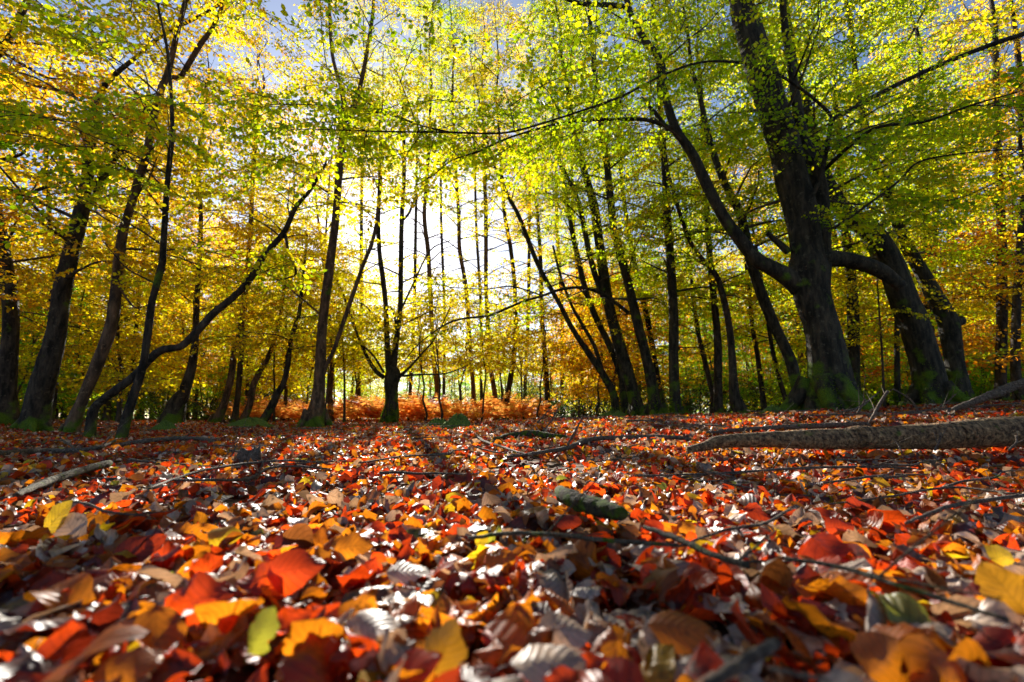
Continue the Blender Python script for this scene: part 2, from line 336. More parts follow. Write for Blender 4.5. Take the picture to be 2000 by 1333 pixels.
tree(16., 'dark slender trunk at the end of the bracken beside golden leaves', [
  [(1067,825,14),(1069,773,11),(1065,702,10),(1058,617,9),(1056,520,8),(1050,420,6)]], 'gold', BARK, crown=(2.2,24,2.2))
for (u0, u1, Y, w, lb) in [(800, 812, 21, 7, 'thin faint trunk between the pollarded beech and the bent footed trunk'), (868, 862, 23, 6, 'very thin straight trunk just before the first slender bracken trunk'), (942, 930, 24, 6, 'faint thin trunk between the first and second slender bracken trunks'),
                     (1024, 1034, 22, 7, 'thin dim trunk between the bowed foot trunk and the gold-leaved tree'), (700, 706, 19, 8, 'thin trunk in the gap between the twin stemmed and the pollarded beech'), (1100, 1088, 20, 8, 'thin trunk just past the gold-leaved tree'), (1140, 1120, 18, 8, 'thin leaning trunk before the forked outward stem')]:
    tree(Y, lb, [[(u0, 820, w * 1.3), (u0 * .8 + u1 * .2, 740, w), ((u0 + u1) / 2 + 3, 600, w), (u1, 440, w * .85), (u1 * 1.2 - u0 * .2, 300, w * .7), (u1 * 1.3 - u0 * .3, 200, w * .5)]], ['yellow', 'lime'][u0 % 4 // 2], BARK, crown=(4.2, 34, 2.0), ext=6.5)
# the clump of the bright green side
tree(12., 'thin beech bowed outward and forked, first stem of the mossy footed clump', [
  [(1205,818,20),(1199,773,15),(1185,744,15),(1168,716,14),(1122,649,10),(1094,596,9),(1055,526,9),(1030,466,9),(1012,420,8),(995,388,8),(970,335,6),(950,270,4)],
  [(1176,722,8),(1160,675,8),(1136,632,7),(1118,600,6),(1095,540,5),(1080,480,4)]], 'yellow', BARK_MOSSY, crown=(2.4,24,1.8), flare=.6)
tree(12.3, 'thin beech curving away between the forked stem and the thick stem of the mossy clump', [
  [(1224,820,20),(1218,775,15),(1212,730,14),(1190,675,13),(1164,621,12),(1148,580,11),(1140,554,11),(1128,500,10),(1118,455,9),(1105,380,8),(1090,300,6)]], 'lime', BARK_MOSSY, crown=(2.6,24,1.9), flare=.6)
tree(11.6, 'thick dark stem of the mossy clump carrying a smaller stem beside it', [
  [(1246,820,38),(1243,795,28),(1228,737,25),(1207,667,23),(1189,596,21),(1178,526,20),(1168,455,18),(1160,400,17),(1140,330,13),(1120,250,10),(1105,150,8)],
  [(1192,610,12),(1164,543,12),(1150,490,11),(1143,455,11),(1128,390,9),(1100,330,7)]], 'lime', BARK_MOSSY, crown=(3.0,30,2.1), flare=.7)
tree(10.6, 'tall dark beech with a single swaying stem at the end of the mossy clump', [
  [(1284,820,40),(1280,795,26),(1267,720,21),(1245,632,19),(1224,543,17),(1200,455,16),(1196,423,15),(1185,317,13),(1175,250,11),(1160,130,9),(1150,0,7)]], 'lime', BARK_MOSSY, crown=(2.6,32,2.0), flare=.6,
  branches=[[(1228,612,8),(1200,590,7),(1171,572,7),(1135,562,6),(1094,566,6),(1060,578,5),(1023,589,5),(985,605,5),(953,617,5),(903,623,4),(875,632,4),(847,649,3),(815,675,2),(790,705,2)],
            [(1060,578,3),(1000,560,3),(950,565,2),(880,562,2)]])
tree(13., 'thin beech leaning out behind the tall swaying stem', [
  [(1300,818,18),(1288,760,12),(1275,680,11),(1262,610,11),(1249,561,10),(1228,455,9),(1215,360,8),(1205,240,6)]], 'lime', BARK_MOSSY, crown=(3.0,26,2.0))
tree(9.5, 'straight mossy beech standing between the clump and the giant tree', [
  [(1326,818,30),(1320,790,22),(1316,700,20),(1316,620,19),(1310,520,18),(1303,430,16),(1298,330,14),(1290,220,11),(1282,80,8)]], 'lime', BARK_MOSSY, crown=(2.6,32,2.0), flare=.5)
tree(9., 'dark beech with one long drooping elbow in front of a twin trunk', [
  [(1448,812,34),(1440,790,26),(1434,773,22),(1430,702,15),(1423,632,14),(1409,568,12),(1395,533,11),(1356,487,9),(1332,430,8),(1314,370,7),(1300,320,5)]], 'yellow', BARK, crown=(2.4,18,1.5), flare=.4)
tree(10.5, 'straight dark beech behind the drooping elbow', [
  [(1402,815,22),(1402,750,18),(1402,680,16),(1396,600,14),(1388,526,13),(1381,420,12),(1375,300,10),(1368,150,8)]], 'lime', BARK, crown=(2.4,32,2.1))
tree(8.2, 'leaning beech pole slanting up behind the giant trunk', [
  [(1575,800,34),(1557,755,25),(1543,702,23),(1511,632,23),(1483,561,22),(1464,500,21),(1448,423,19),(1427,381,17),(1406,335,15),(1385,270,12),(1365,180,9)]], 'lime', BARK_MOSSY, crown=(3.0,26,1.9))
tree(6.4, 'giant old beech with moss on its flared roots and a huge low limb', [
  [(1618,812,120),(1620,785,108),(1622,755,94),(1614,702,82),(1602,632,73),(1585,575,76),(1578,526,80),(1577,490,64),(1566,420,66),(1549,352,66),(1533,282,64),(1511,211,62),(1489,141,62),(1467,70,54),(1448,0,46)],
  [(1562,560,48),(1529,536,38),(1497,519,33),(1476,505,29),(1441,462,26),(1413,423,24),(1381,363,22),(1353,303,20),(1321,254,18),(1300,190,15),(1291,123,14),(1259,78,13),(1235,35,12),(1224,0,11)],
  [(1598,560,50),(1606,470,36),(1604,400,34),(1598,352,31),(1580,300,24),(1564,247,22),(1547,141,18),(1533,53,15),(1528,0,13)]], 'lime', BARK_MOSSY, crown=(3.2,30,1.8), flare=.55, lod=1, ext=4.,
  branches=[[(1590,505,44),(1653,508,35),(1713,526,33),(1760,560,25)],
            [(1548,492,12),(1550,458,10),(1575,405,10),(1600,355,10),(1607,328,10),(1617,282,9),(1626,236,10),(1653,219,10),(1723,180,10),(1829,130,11),(1935,88,12),(2020,60,13)],
            [(1626,238,9),(1617,219,9),(1582,187,8),(1547,162,8),(1494,132,7),(1441,122,7),(1370,122,6),(1300,145,6),(1217,187,6),(1129,219,5),(1041,247,5),(991,259,5),(940,261,5),(882,259,5),(741,257,4),(600,252,3)],
            [(882,259,4),(820,245,4),(776,229,4),(688,210,3),(600,205,3),(529,205,3),(494,219,2)],
            [(1305,255,9),(1284,226,8),(1252,190,6)],
            [(1318,252,8),(1268,236,8),(1235,233,7),(1157,235,6),(1087,243,5),(998,268,4),(935,296,4),(882,314,3),(847,342,3),(812,363,2)],
            [(1560,492,14),(1552,470,10),(1545,430,6)],[(1540,492,16),(1515,470,12),(1498,455,9)],
            [(1571,469,8),(1635,441,6),(1688,405,6),(1758,352,5),(1794,317,5),(1880,300,4),(2010,290,3)],
            [(1224,15,10),(1190,10,9),(1140,8,8),(1080,-10,7)],
            [(1590,200,5),(1560,215,6),(1545,180,7)],
            [(1600,340,10),(1700,255,8),(1800,240,6),(1900,205,5),(1990,180,3)]])
tree(8.3, 'mossy beech arching over with a bent shoulder beside the giant trunk', [
  [(1828,790,92),(1823,773,76),(1815,740,70),(1806,702,68),(1785,632,66),(1762,579,60),(1744,526,56),(1718,478,52),(1690,443,47),(1650,415,40),(1625,380,36),(1607,340,30),(1590,280,24),(1575,200,18)]], 'lime', BARK_MOSSY, crown=(3.2,34,2.2), flare=.5, ext=3)
tree(9.2, 'mossy beech with a square broken stub on its flank beside the arching beech', [
  [(1880,785,62),(1873,755,46),(1864,702,42),(1853,632,44),(1838,600,40),(1826,579,38),(1798,526,32),(1768,473,28),(1750,420,26),(1730,370,22),(1709,317,20),(1690,250,17),(1672,160,13),(1660,40,10)]], 'lime', BARK_MOSSY, crown=(3.0,34,2.1), flare=.4,
  branches=[[(1850,642,30),(1868,630,26),(1879,626,22)]])
tree(11., 'dark straight beech standing apart past the stubbed beech', [
  [(1956,765,30),(1955,740,26),(1957,640,24),(1957,540,22),(1956,458,20),(1949,317,18),(1946,200,15),(1944,60,12)]], 'gold', BARK, crown=(2.2,34,2.2))
tree(10., 'dark beech at the frame edge with a swelling foot', [
  [(1996,775,40),(1985,740,24),(1984,640,20),(1990,520,18),(1998,400,15)]], 'gold', BARK, crown=(2.0,30,2.0))
tree(12., 'twin dark beech rising behind the two mossy arching trunks', [
  [(1822,780,26),(1818,700,22),(1812,600,22),(1808,480,22),(1805,380,20),(1802,280,16),(1798,150,12)],
  [(1812,600,14),(1822,520,14),(1826,420,13),(1824,300,10)]], 'lime', BARK_MOSSY, crown=(3.2,34,2.2))
tree(13., 'thin dark beech seen between the twin trunk and the lone straight one', [
  [(1866,780,14),(1864,700,11),(1862,600,10),(1860,480,9),(1853,360,8),(1846,240,6)]], 'gold', BARK, crown=(2.4,30,2.1))
tree(9.8, 'upright mossy beech close behind the giant trunk on its shaded flank', [
  [(1668,795,34),(1668,755,26),(1668,680,25),(1666,600,24),(1660,520,22),(1650,430,18),(1640,300,14)]], 'lime', BARK_MOSSY, crown=(3.2,26,2.0))
tree(9.4, 'dark pole of a beech standing in the gap before the arching mossy trunk', [
  [(1753,790,18),(1753,740,13),(1752,680,12),(1752,600,11),(1748,500,9),(1745,400,7)]], 'lime', BARK_MOSSY, crown=(3.0,18,1.6))
tree(9.0, 'wispy sapling with bare stem between the giant trunk and the dark pole', [
  [(1727,785,6),(1723,700,5),(1718,620,4),(1714,560,3),(1710,500,2)]], 'yellow', TWIG, crown=(1.2,14,.9), ext=.4)
tree(12., 'thin leaning pole just past the drooping elbow beech', [
  [(1495,812,14),(1490,780,11),(1480,700,10),(1470,640,9),(1462,560,8),(1450,460,6)]], 'yellow', BARK, crown=(1.8,28,1.9))
tree(12.5, 'thin dark pole leaning towards the straight mossy beech', [
  [(1394,815,14),(1392,773,11),(1378,710,10),(1363,646,9),(1352,560,7),(1340,460,6)]], 'lime', BARK, crown=(1.8,28,1.9))
tree(11.2, 'slender pole standing in shadow next to the leaning slanted beech', [
  [(1545,812,14),(1528,760,10),(1510,690,9),(1495,600,8),(1480,500,6)]], 'gold', BARK, crown=(1.6,28,1.9))
tree(9.5, 'knotty dark beech in the deep shade behind the thick leaning beech', [
  [(96,815,20),(104,780,16),(108,700,15),(100,620,14),(104,540,12),(98,440,11),(90,320,9)]], 'gold', BARK, crown=(1.4,30,2.2))
tree(13., 'fine straight pole glimpsed between the elbowed beech and the thin straight beech', [
  [(208,820,16),(212,770,12),(216,700,10),(214,600,9),(210,500,8),(206,380,7)]], 'yellow', BARK_FAR, crown=(1.4,30,2.2))
tree(12., 'slim dark pole just beyond where the two trunks cross', [
  [(250,818,12),(254,770,9),(262,690,8),(270,600,8),(282,500,7),(290,400,6)]], 'gold', BARK, crown=(1.4,28,2.0))

# ------------------------------------------------------------------ ground height from the feet of the trees
ctl = []
for t in T:
    u, v, w = t['stems'][0][0]
    b = P(u, v, t['Y']); ctl.append((b[0], b[1], b[2]))
for (u, v, Y) in [(150, 878, 3.0), (700, 870, 3.2), (1000, 870, 3.1), (1300, 878, 2.7), (1400, 906, 2.3), (1650, 922, 2.25), (1950, 922, 2.25), (800, 830, 6), (1000, 830, 6), (1400, 815, 6), (1900, 815, 4.0), (1650, 822, 3.6),
                  (400, 845, 6.), (0, 885, 2.6), (250, 930, 1.6), (1000, 930, 1.6), (1700, 930, 1.6)]:
    b = P(u, v, Y); ctl.append((b[0], b[1], b[2]))
for x, y in [(0, 0), (-.4, .3), (.4, .3), (0, .5), (-.7, .6), (.7, .6), (0, -1), (-1, 0), (1, 0), (0, .9), (2, -2), (-2, -2)]: ctl.append((x, y, 0))
ctl = np.array(ctl); ctl[:, 2] -= np.where(np.hypot(ctl[:, 0], ctl[:, 1]) > 1.4, .05, 0)   # the litter lies on top
csig = .20 * np.hypot(ctl[:, 0], ctl[:, 1]) + .22
def gh(x, y):
    x = np.asarray(x, float); y = np.asarray(y, float); sh = x.shape
    x = x.ravel(); y = y.ravel()
    num = np.zeros_like(x); den = np.full_like(x, .02)
    for (cx, cy, cz), s in zip(ctl, csig):
        w = np.exp(-((x - cx)**2 + (y - cy)**2) / (2 * s * s)); num += w * cz; den += w
    r = np.hypot(x, y)
    h = num / den
    am = np.clip((r - .6) / 3, 0, 1) * .016
    h = h + am * (np.sin(x*2.1 + 1.3*np.sin(y*1.7)) + np.sin(y*2.7 + x*1.1)) + .008 * np.sin(x*9. + np.sin(y*3)) * np.sin(y*8. + 1) + np.clip((r - 1) / 2, 0, 1) * .012 * np.sin(x*5.3 + y*2) * np.sin(y*4.1 - x)
    return h.reshape(sh)

def build_ground():
    rr = np.concatenate([[.02], np.geomspace(.08, 700, 150)]); na = 240
    a = np.arange(na) / na * 2 * math.pi
    x = rr[:, None] * np.cos(a); y = rr[:, None] * np.sin(a)
    z = gh(x, y)
    v = np.stack([x, y, z], -1).reshape(-1, 3)
    i = np.arange(len(rr) - 1)[:, None] * na; j = np.arange(na)[None]; jn = (j + 1) % na
    f = np.stack([i + j, i + na + j, i + na + jn, i + jn], -1).reshape(-1, 4)
    mb = MB(); mb.add(v, f)
    v0 = np.array([[0, 0, gh(np.array([0.]), np.array([0.]))[0]]])
    n0 = mb.n; mb.add(v0, np.zeros((0, 3), int)) if False else None
    o = mb.obj('ground', [ground_mat()]); kind(o, 'structure'); return o
build_ground()

# ------------------------------------------------------------------ leaves
def leaf_batch(g, n, nu, nv, length, aspect=(.46, .74), fold=.42, curl=1.5, cross=1.4, wave=.13, flat=False):
    """n curled beech leaves; returns (n, nu*nv, 3) centred on the leaf, faces and uv"""
    L = np.broadcast_to(length, (n,)).reshape(n, 1, 1)
    t = np.linspace(0, 1, nu).reshape(1, nu, 1); s = np.linspace(-1, 1, nv).reshape(1, 1, nv)
    asp = g.uniform(*aspect, (n, 1, 1))
    tt = t ** g.uniform(.72, .95, (n, 1, 1))
    prof = np.sin(math.pi * np.clip(tt, 0, 1)) ** .75
    w = .5 * asp * L * prof * (1 + .05 * np.sin(t * 44))
    rag = 1 + g.uniform(.03, .16, (n, 1, 1)) * (np.sin(t * g.uniform(8, 19, (n, 1, 1)) + g.uniform(0, 6.28, (n, 1, 1)) + (s > 0) * g.uniform(0, 6.28, (n, 1, 1))) + .6 * np.sin(t * 31 + (s > 0) * 2 + g.uniform(0, 6.28, (n, 1, 1))))
    y = s * w * np.where(s == 0, 1, rag); x = t * L * 1. + 0 * s
    fo = g.normal(0, fold, (n, 1, 1)); wa = g.uniform(.2, 1., (n, 1, 1)) * wave * L
    z = fo * np.abs(y) + wa * np.abs(s)**1.5 * np.sin(t * g.uniform(6, 15, (n, 1, 1)) + g.uniform(0, 6.28, (n, 1, 1)) + (s > 0) * g.uniform(0, 3, (n, 1, 1))) * prof
    z = z + wa * .3 * np.sin(t * 9 + s * 4 + g.uniform(0, 6.28, (n, 1, 1)))
    c = g.normal(0, cross, (n, 1, 1)) / (L * asp); c = np.where(np.abs(c) < 1e-3, 1e-3, c)
    y, z = np.sin(c * y) / c - z * np.sin(c * y), (1 - np.cos(c * y)) / c + z * np.cos(c * y)
    k = g.normal(0, curl, (n, 1, 1)) / L; k = np.where(np.abs(k) < 1e-3, 1e-3, k)
    x = x - L / 2
    tw = g.normal(0, .5, (n, 1, 1)) * (x / L)
    y, z = y * np.cos(tw) - z * np.sin(tw), y * np.sin(tw) + z * np.cos(tw)
    x, z = np.sin(k * x) / k - z * np.sin(k * x), (1 - np.cos(k * x)) / k + z * np.cos(k * x)
    v = np.stack([x, y, z], -1).reshape(n, nu * nv, 3)
    i = np.arange(nu - 1)[:, None] * nv; j = np.arange(nv - 1)[None]
    f = np.stack([i + j, i + nv + j, i + nv + j + 1, i + j + 1], -1).reshape(-1, 4)
    uv = np.stack([np.broadcast_to(t[0], (nu, nv)), np.broadcast_to(s[0], (nu, nv))], -1).reshape(-1, 2)
    return v, f, uv
def rotm(yaw, pitch, roll):
    cy, sy, cp, sp, cr, sr = np.cos(yaw), np.sin(yaw), np.cos(pitch), np.sin(pitch), np.cos(roll), np.sin(roll)
    M = np.empty((len(yaw), 3, 3))
    M[:, 0, 0] = cy*cp; M[:, 0, 1] = cy*sp*sr - sy*cr; M[:, 0, 2] = cy*sp*cr + sy*sr
    M[:, 1, 0] = sy*cp; M[:, 1, 1] = sy*sp*sr + cy*cr; M[:, 1, 2] = sy*sp*cr - cy*sr
    M[:, 2, 0] = -sp; M[:, 2, 1] = cp*sr; M[:, 2, 2] = cp*cr
    return M
def add_leaves(mb, v, f, uv, mat):
    n, k = v.shape[:2]
    ff = (f[None] + (np.arange(n) * k)[:, None, None]).reshape(-1, f.shape[1])
    mb.add(v.reshape(-1, 3), ff, np.repeat(mat, len(f)) if np.ndim(mat) else mat, np.tile(uv, (n, 1)))

# sprays: flat twigs of beech leaves; three leaf resolutions
def make_spray(seed, lod):
    g = np.random.default_rng(seed)
    twig = MB(); lp, ld, ls = [], [], []
    L = 1.0
    def axis(p0, d, L, n):
        t = np.linspace(0, 1, n)
        bend = g.normal(0, .16, 2)
        side = np.array([-d[1], d[0], 0])
        return p0 + np.outer(t * L, d) + np.outer((t**2) * L * bend[0], side) + np.outer((t**2) * L * (bend[1] - .10), [0, 0, 1.])
    main = axis(np.zeros(3), np.array([1., 0, 0]), L, 9)
    add_tube(twig, main, np.linspace(.006, .0015, 9), 3, cap=False)
    def along(ax, sp, size):
        seg = np.linalg.norm(ax[-1] - ax[0]); n = max(2, int(seg / sp))
        for i in range(n):
            t = (i + .6) / n; q = t * (len(ax) - 1); a = min(int(q), len(ax) - 2); p = ax[a] + (ax[a+1] - ax[a]) * (q - a)
            d = ax[a+1] - ax[a]; d = d / np.linalg.norm(d)
            sd = 1 if i % 2 else -1
            an = sd * g.uniform(.6, 1.1) if i < n - 1 else 0
            lp.append(p); ld.append(math.atan2(d[1], d[0]) + an); ls.append(size * g.uniform(.7, 1.15))
    sz = [.064, .066, .074][lod]; spc = [.036, .040, .058][lod]
    along(main[2:], spc * 1.4, sz)
    ns = 11 if lod < 2 else 9
    for i in range(ns):
        t = .12 + .8 * i / (ns - 1); q = t * 8; a = min(int(q), 7); p = main[a] + (main[a+1] - main[a]) * (q - a)
        sd = 1 if i % 2 else -1; an = sd * g.uniform(.6, 1.0)
        l = (.50 - .36 * t) * g.uniform(.75, 1.2)
        ax = axis(p, np.array([math.cos(an), math.sin(an), g.normal(0, .12)]), l, 5)
        add_tube(twig, ax, np.linspace(.003, .001, 5), 3, cap=False)
        along(ax, spc, sz)
    lp = np.array(lp); n = len(lp); ld = np.array(ld); ls = np.array(ls)
    if lod == 0:
        v, f, uv = leaf_batch(g, n, 5, 3, ls, fold=.25, curl=.5, cross=.4, wave=.04)
        v[:, :, 0] += (ls / 2)[:, None]
    elif lod == 1:
        o = np.array([[0, 0, 0], [.28, .24, .03], [.68, .24, .03], [1, 0, -.06], [.68, -.24, .03], [.28, -.24, .03]])
        v = o[None] * ls[:, None, None] * np.array([1, 1.25, 1]); f = np.array([[0, 1, 2, 3], [0, 3, 4, 5]]); uv = np.zeros((6, 2))
    else:
        o = np.array([[0, 0, 0], [.5, .40, .04], [1, 0, -.04], [.5, -.40, .04]])
        v = o[None] * ls[:, None, None]; f = np.array([[0, 1, 2, 3]]); uv = np.zeros((4, 2))
    M = rotm(ld, g.normal(.30, .45, n), g.normal(0, .75, n))
    v = np.einsum('nij,nkj->nki', M, v) + lp[:, None]
    return np.concatenate(twig.v), np.concatenate([f_ for f_, _ in twig.f]), v, f, uv
SPR = {l: [make_spray(100 * l + i, l) for i in range(8)] for l in (0, 1, 2)}

def place_sprays(mb, pos, yaw, pitch, roll, scale, lod, g, keep=None, mtwig=0, mleaf=1):
    pos = np.asarray(pos, float).reshape(-1, 3); n = len(pos)
    if n == 0: return
    M = rotm(np.asarray(yaw), np.asarray(pitch), np.asarray(roll)) * np.asarray(scale)[:, None, None]
    idx = g.integers(0, 8, n)
    for q in range(8):
        s = np.nonzero(idx == q)[0]
        if len(s) == 0: continue
        tv, tf, lv, lf, luv = SPR[lod][q]
        v = np.einsum('nij,kj->nki', M[s], tv) + pos[s][:, None]
        mb.add(v, (tf[None] + (np.arange(len(s)) * len(tv))[:, None, None]).reshape(-1, 4), mtwig)
        nl, k = lv.shape[:2]
        v = np.einsum('nij,kj->nki', M[s], lv.reshape(-1, 3)) + pos[s][:, None]
        v = v.reshape(-1, k, 3)
        if keep is not None and keep < 1: v = v[g.random(len(v)) < keep]
        add_leaves(mb, v, lf, luv, mleaf)

def sprays_along(pts, g, spacing, t0=.2):
    """positions and directions of sprays on a limb"""
    seg = np.linalg.norm(np.diff(pts, axis=0), axis=1); s = np.concatenate([[0], np.cumsum(seg)]); tot = s[-1]
    n = max(1, int(tot * (1 - t0) / spacing))
    d = np.linspace(t0 * tot, tot * .98, n) + g.normal(0, spacing * .2, n); d = np.clip(d, 0, tot)
    p = np.stack([np.interp(d, s, pts[:, i]) for i in range(3)], -1)
    tn = np.gradient(pts, axis=0); dv = np.stack([np.interp(d, s, tn[:, i]) for i in range(3)], -1)
    yaw = np.arctan2(dv[:, 1], dv[:, 0])
    sd = np.where(np.arange(n) % 2, 1, -1)
    yaw = yaw + sd * g.uniform(.35, 1.25, n); yaw[-1] -= sd[-1] * .7
    return p, yaw

SUND = ray(768, 400); SUND = SUND / np.linalg.norm(SUND)
SKYWIN = np.array([[730, 560], [745, 370], [850, 300], [960, 330], [1010, 420], [1000, 560], [880, 600]])
def visible_keep(p, g):
    u, v, d = proj(p)
    k = np.ones(len(p), bool)
    off = (v < -300) | (u < -350) | (u > 2350)
    k &= ~(off & (g.random(len(p)) < .75)) & (d > .8)
    # the opening round the sun stays thin of leaves
    e = ((u - 868) / 150)**2 + ((v - 455) / 150)**2
    k &= ~((e < 1) & (g.random(len(p)) < .72) & (d > 4))
    # where the canopy is broken the low sun reaches the floor
    q = p - SUND * ((p[:, 2] - .1) / SUND[2])[:, None]
    lit = ((np.abs(q[:, 0] - .1) < 2.0) & (q[:, 1] > -.3) & (q[:, 1] < 2.2) & (q[:, 0] > -1.9)) | ((q[:, 1] >= 2.2) & (q[:, 1] < 16) & (q[:, 0] > -1.2 - .12 * q[:, 1]) & (q[:, 0] < 4.5 + .12 * q[:, 1]))
    k &= ~(lit & (g.random(len(p)) < .86))
    return k

def crown_mesh(name, stems, g, h0, nl, L, lod, mats, origin, spacing=.235, top=None, sscale=(.75, 1.15), cull=True, lean=0, extra=None, keep=None, fan=0):
    """stems: list of (pts, rad) world polylines"""
    mb = MB(); P_, Y_ = [], []
    allp = np.vstack([p for p, r in stems]); allr = np.concatenate([r for p, r in stems])
    z = allp[:, 2] - origin[2]
    ok = np.nonzero(z > h0)[0]
    if len(ok) and nl:
        ht = z.max()
        # even over height
        zz = np.linspace(h0, ht * .985, nl) + g.normal(0, .15, nl)
        for i in range(nl):
            c = ok[np.argsort(np.abs(z[ok] - zz[i]) + g.random(len(ok)) * .25)[0]]
            p0 = allp[c]; r0 = allr[c]
            fr = (z[c] - h0) / max(ht - h0, .1)
            ll = L * g.uniform(.55, 1.15) * (1 - .45 * fr)
            az = i * 2.4 + g.normal(0, .5); el = R(g.uniform(2, 32) + 30 * fr)
            if lean and g.random() < .45: az = -math.pi/2 + g.normal(0, .7)
            d = np.array([math.cos(az) * math.cos(el), math.sin(az) * math.cos(el), math.sin(el)])
            t = np.linspace(0, 1, 7)[:, None]
            cur = np.array([g.normal(0, .15), g.normal(0, .15), g.uniform(-.35, .02)])
            pts = p0 + d * t * ll + cur * t**2 * ll + g.normal(0, .015, (7, 3)) * t * ll
            rr = np.clip(r0 * .35, .006, .03) * np.linspace(1, .18, 7)
            add_tube(mb, pts, rr, 4, 0, cap=False)
            p, y = sprays_along(pts, g, spacing, .18)
            P_.append(p); Y_.append(y)
    for pts in (extra or []):
        p, y = sprays_along(pts, g, spacing * 1.6, .10); P_.append(p); Y_.append(y)
        if fan:
            seg = np.linalg.norm(np.diff(pts, axis=0), axis=1); tot = seg.sum(); ss = np.concatenate([[0], np.cumsum(seg)])
            for k in range(int(tot / fan)):
                q = (k + .5) * fan; p0 = np.array([np.interp(q, ss, pts[:, i]) for i in range(3)])
                c = min(np.searchsorted(ss, q), len(pts) - 1); d0 = pts[c] - pts[c-1]
                az = math.atan2(d0[1], d0[0]) + (1 if k % 2 else -1) * g.uniform(.6, 1.4); el = g.normal(.12, .32); ll = g.uniform(.5, 1.15)
                t = np.linspace(0, 1, 6)[:, None]; d = np.array([math.cos(az) * math.cos(el), math.sin(az) * math.cos(el), math.sin(el)])
                lp_ = p0 + d * t * ll + np.array([g.normal(0, .1), g.normal(0, .1), g.normal(-.08, .1)]) * t**2
                add_tube(mb, lp_, np.linspace(.007, .002, 6), 4, 0, cap=False)
                p, y = sprays_along(lp_, g, .26, .1); P_.append(p); Y_.append(y)
    if P_:
        p = np.vstack(P_); y = np.concatenate(Y_)
        if cull:
            k = visible_keep(p, g); p = p[k]; y = y[k]
        n = len(p)
        place_sprays(mb, p, y, g.normal(.10, .22, n), g.normal(0, .28, n), g.uniform(*sscale, n), lod, g, keep)
    return mb

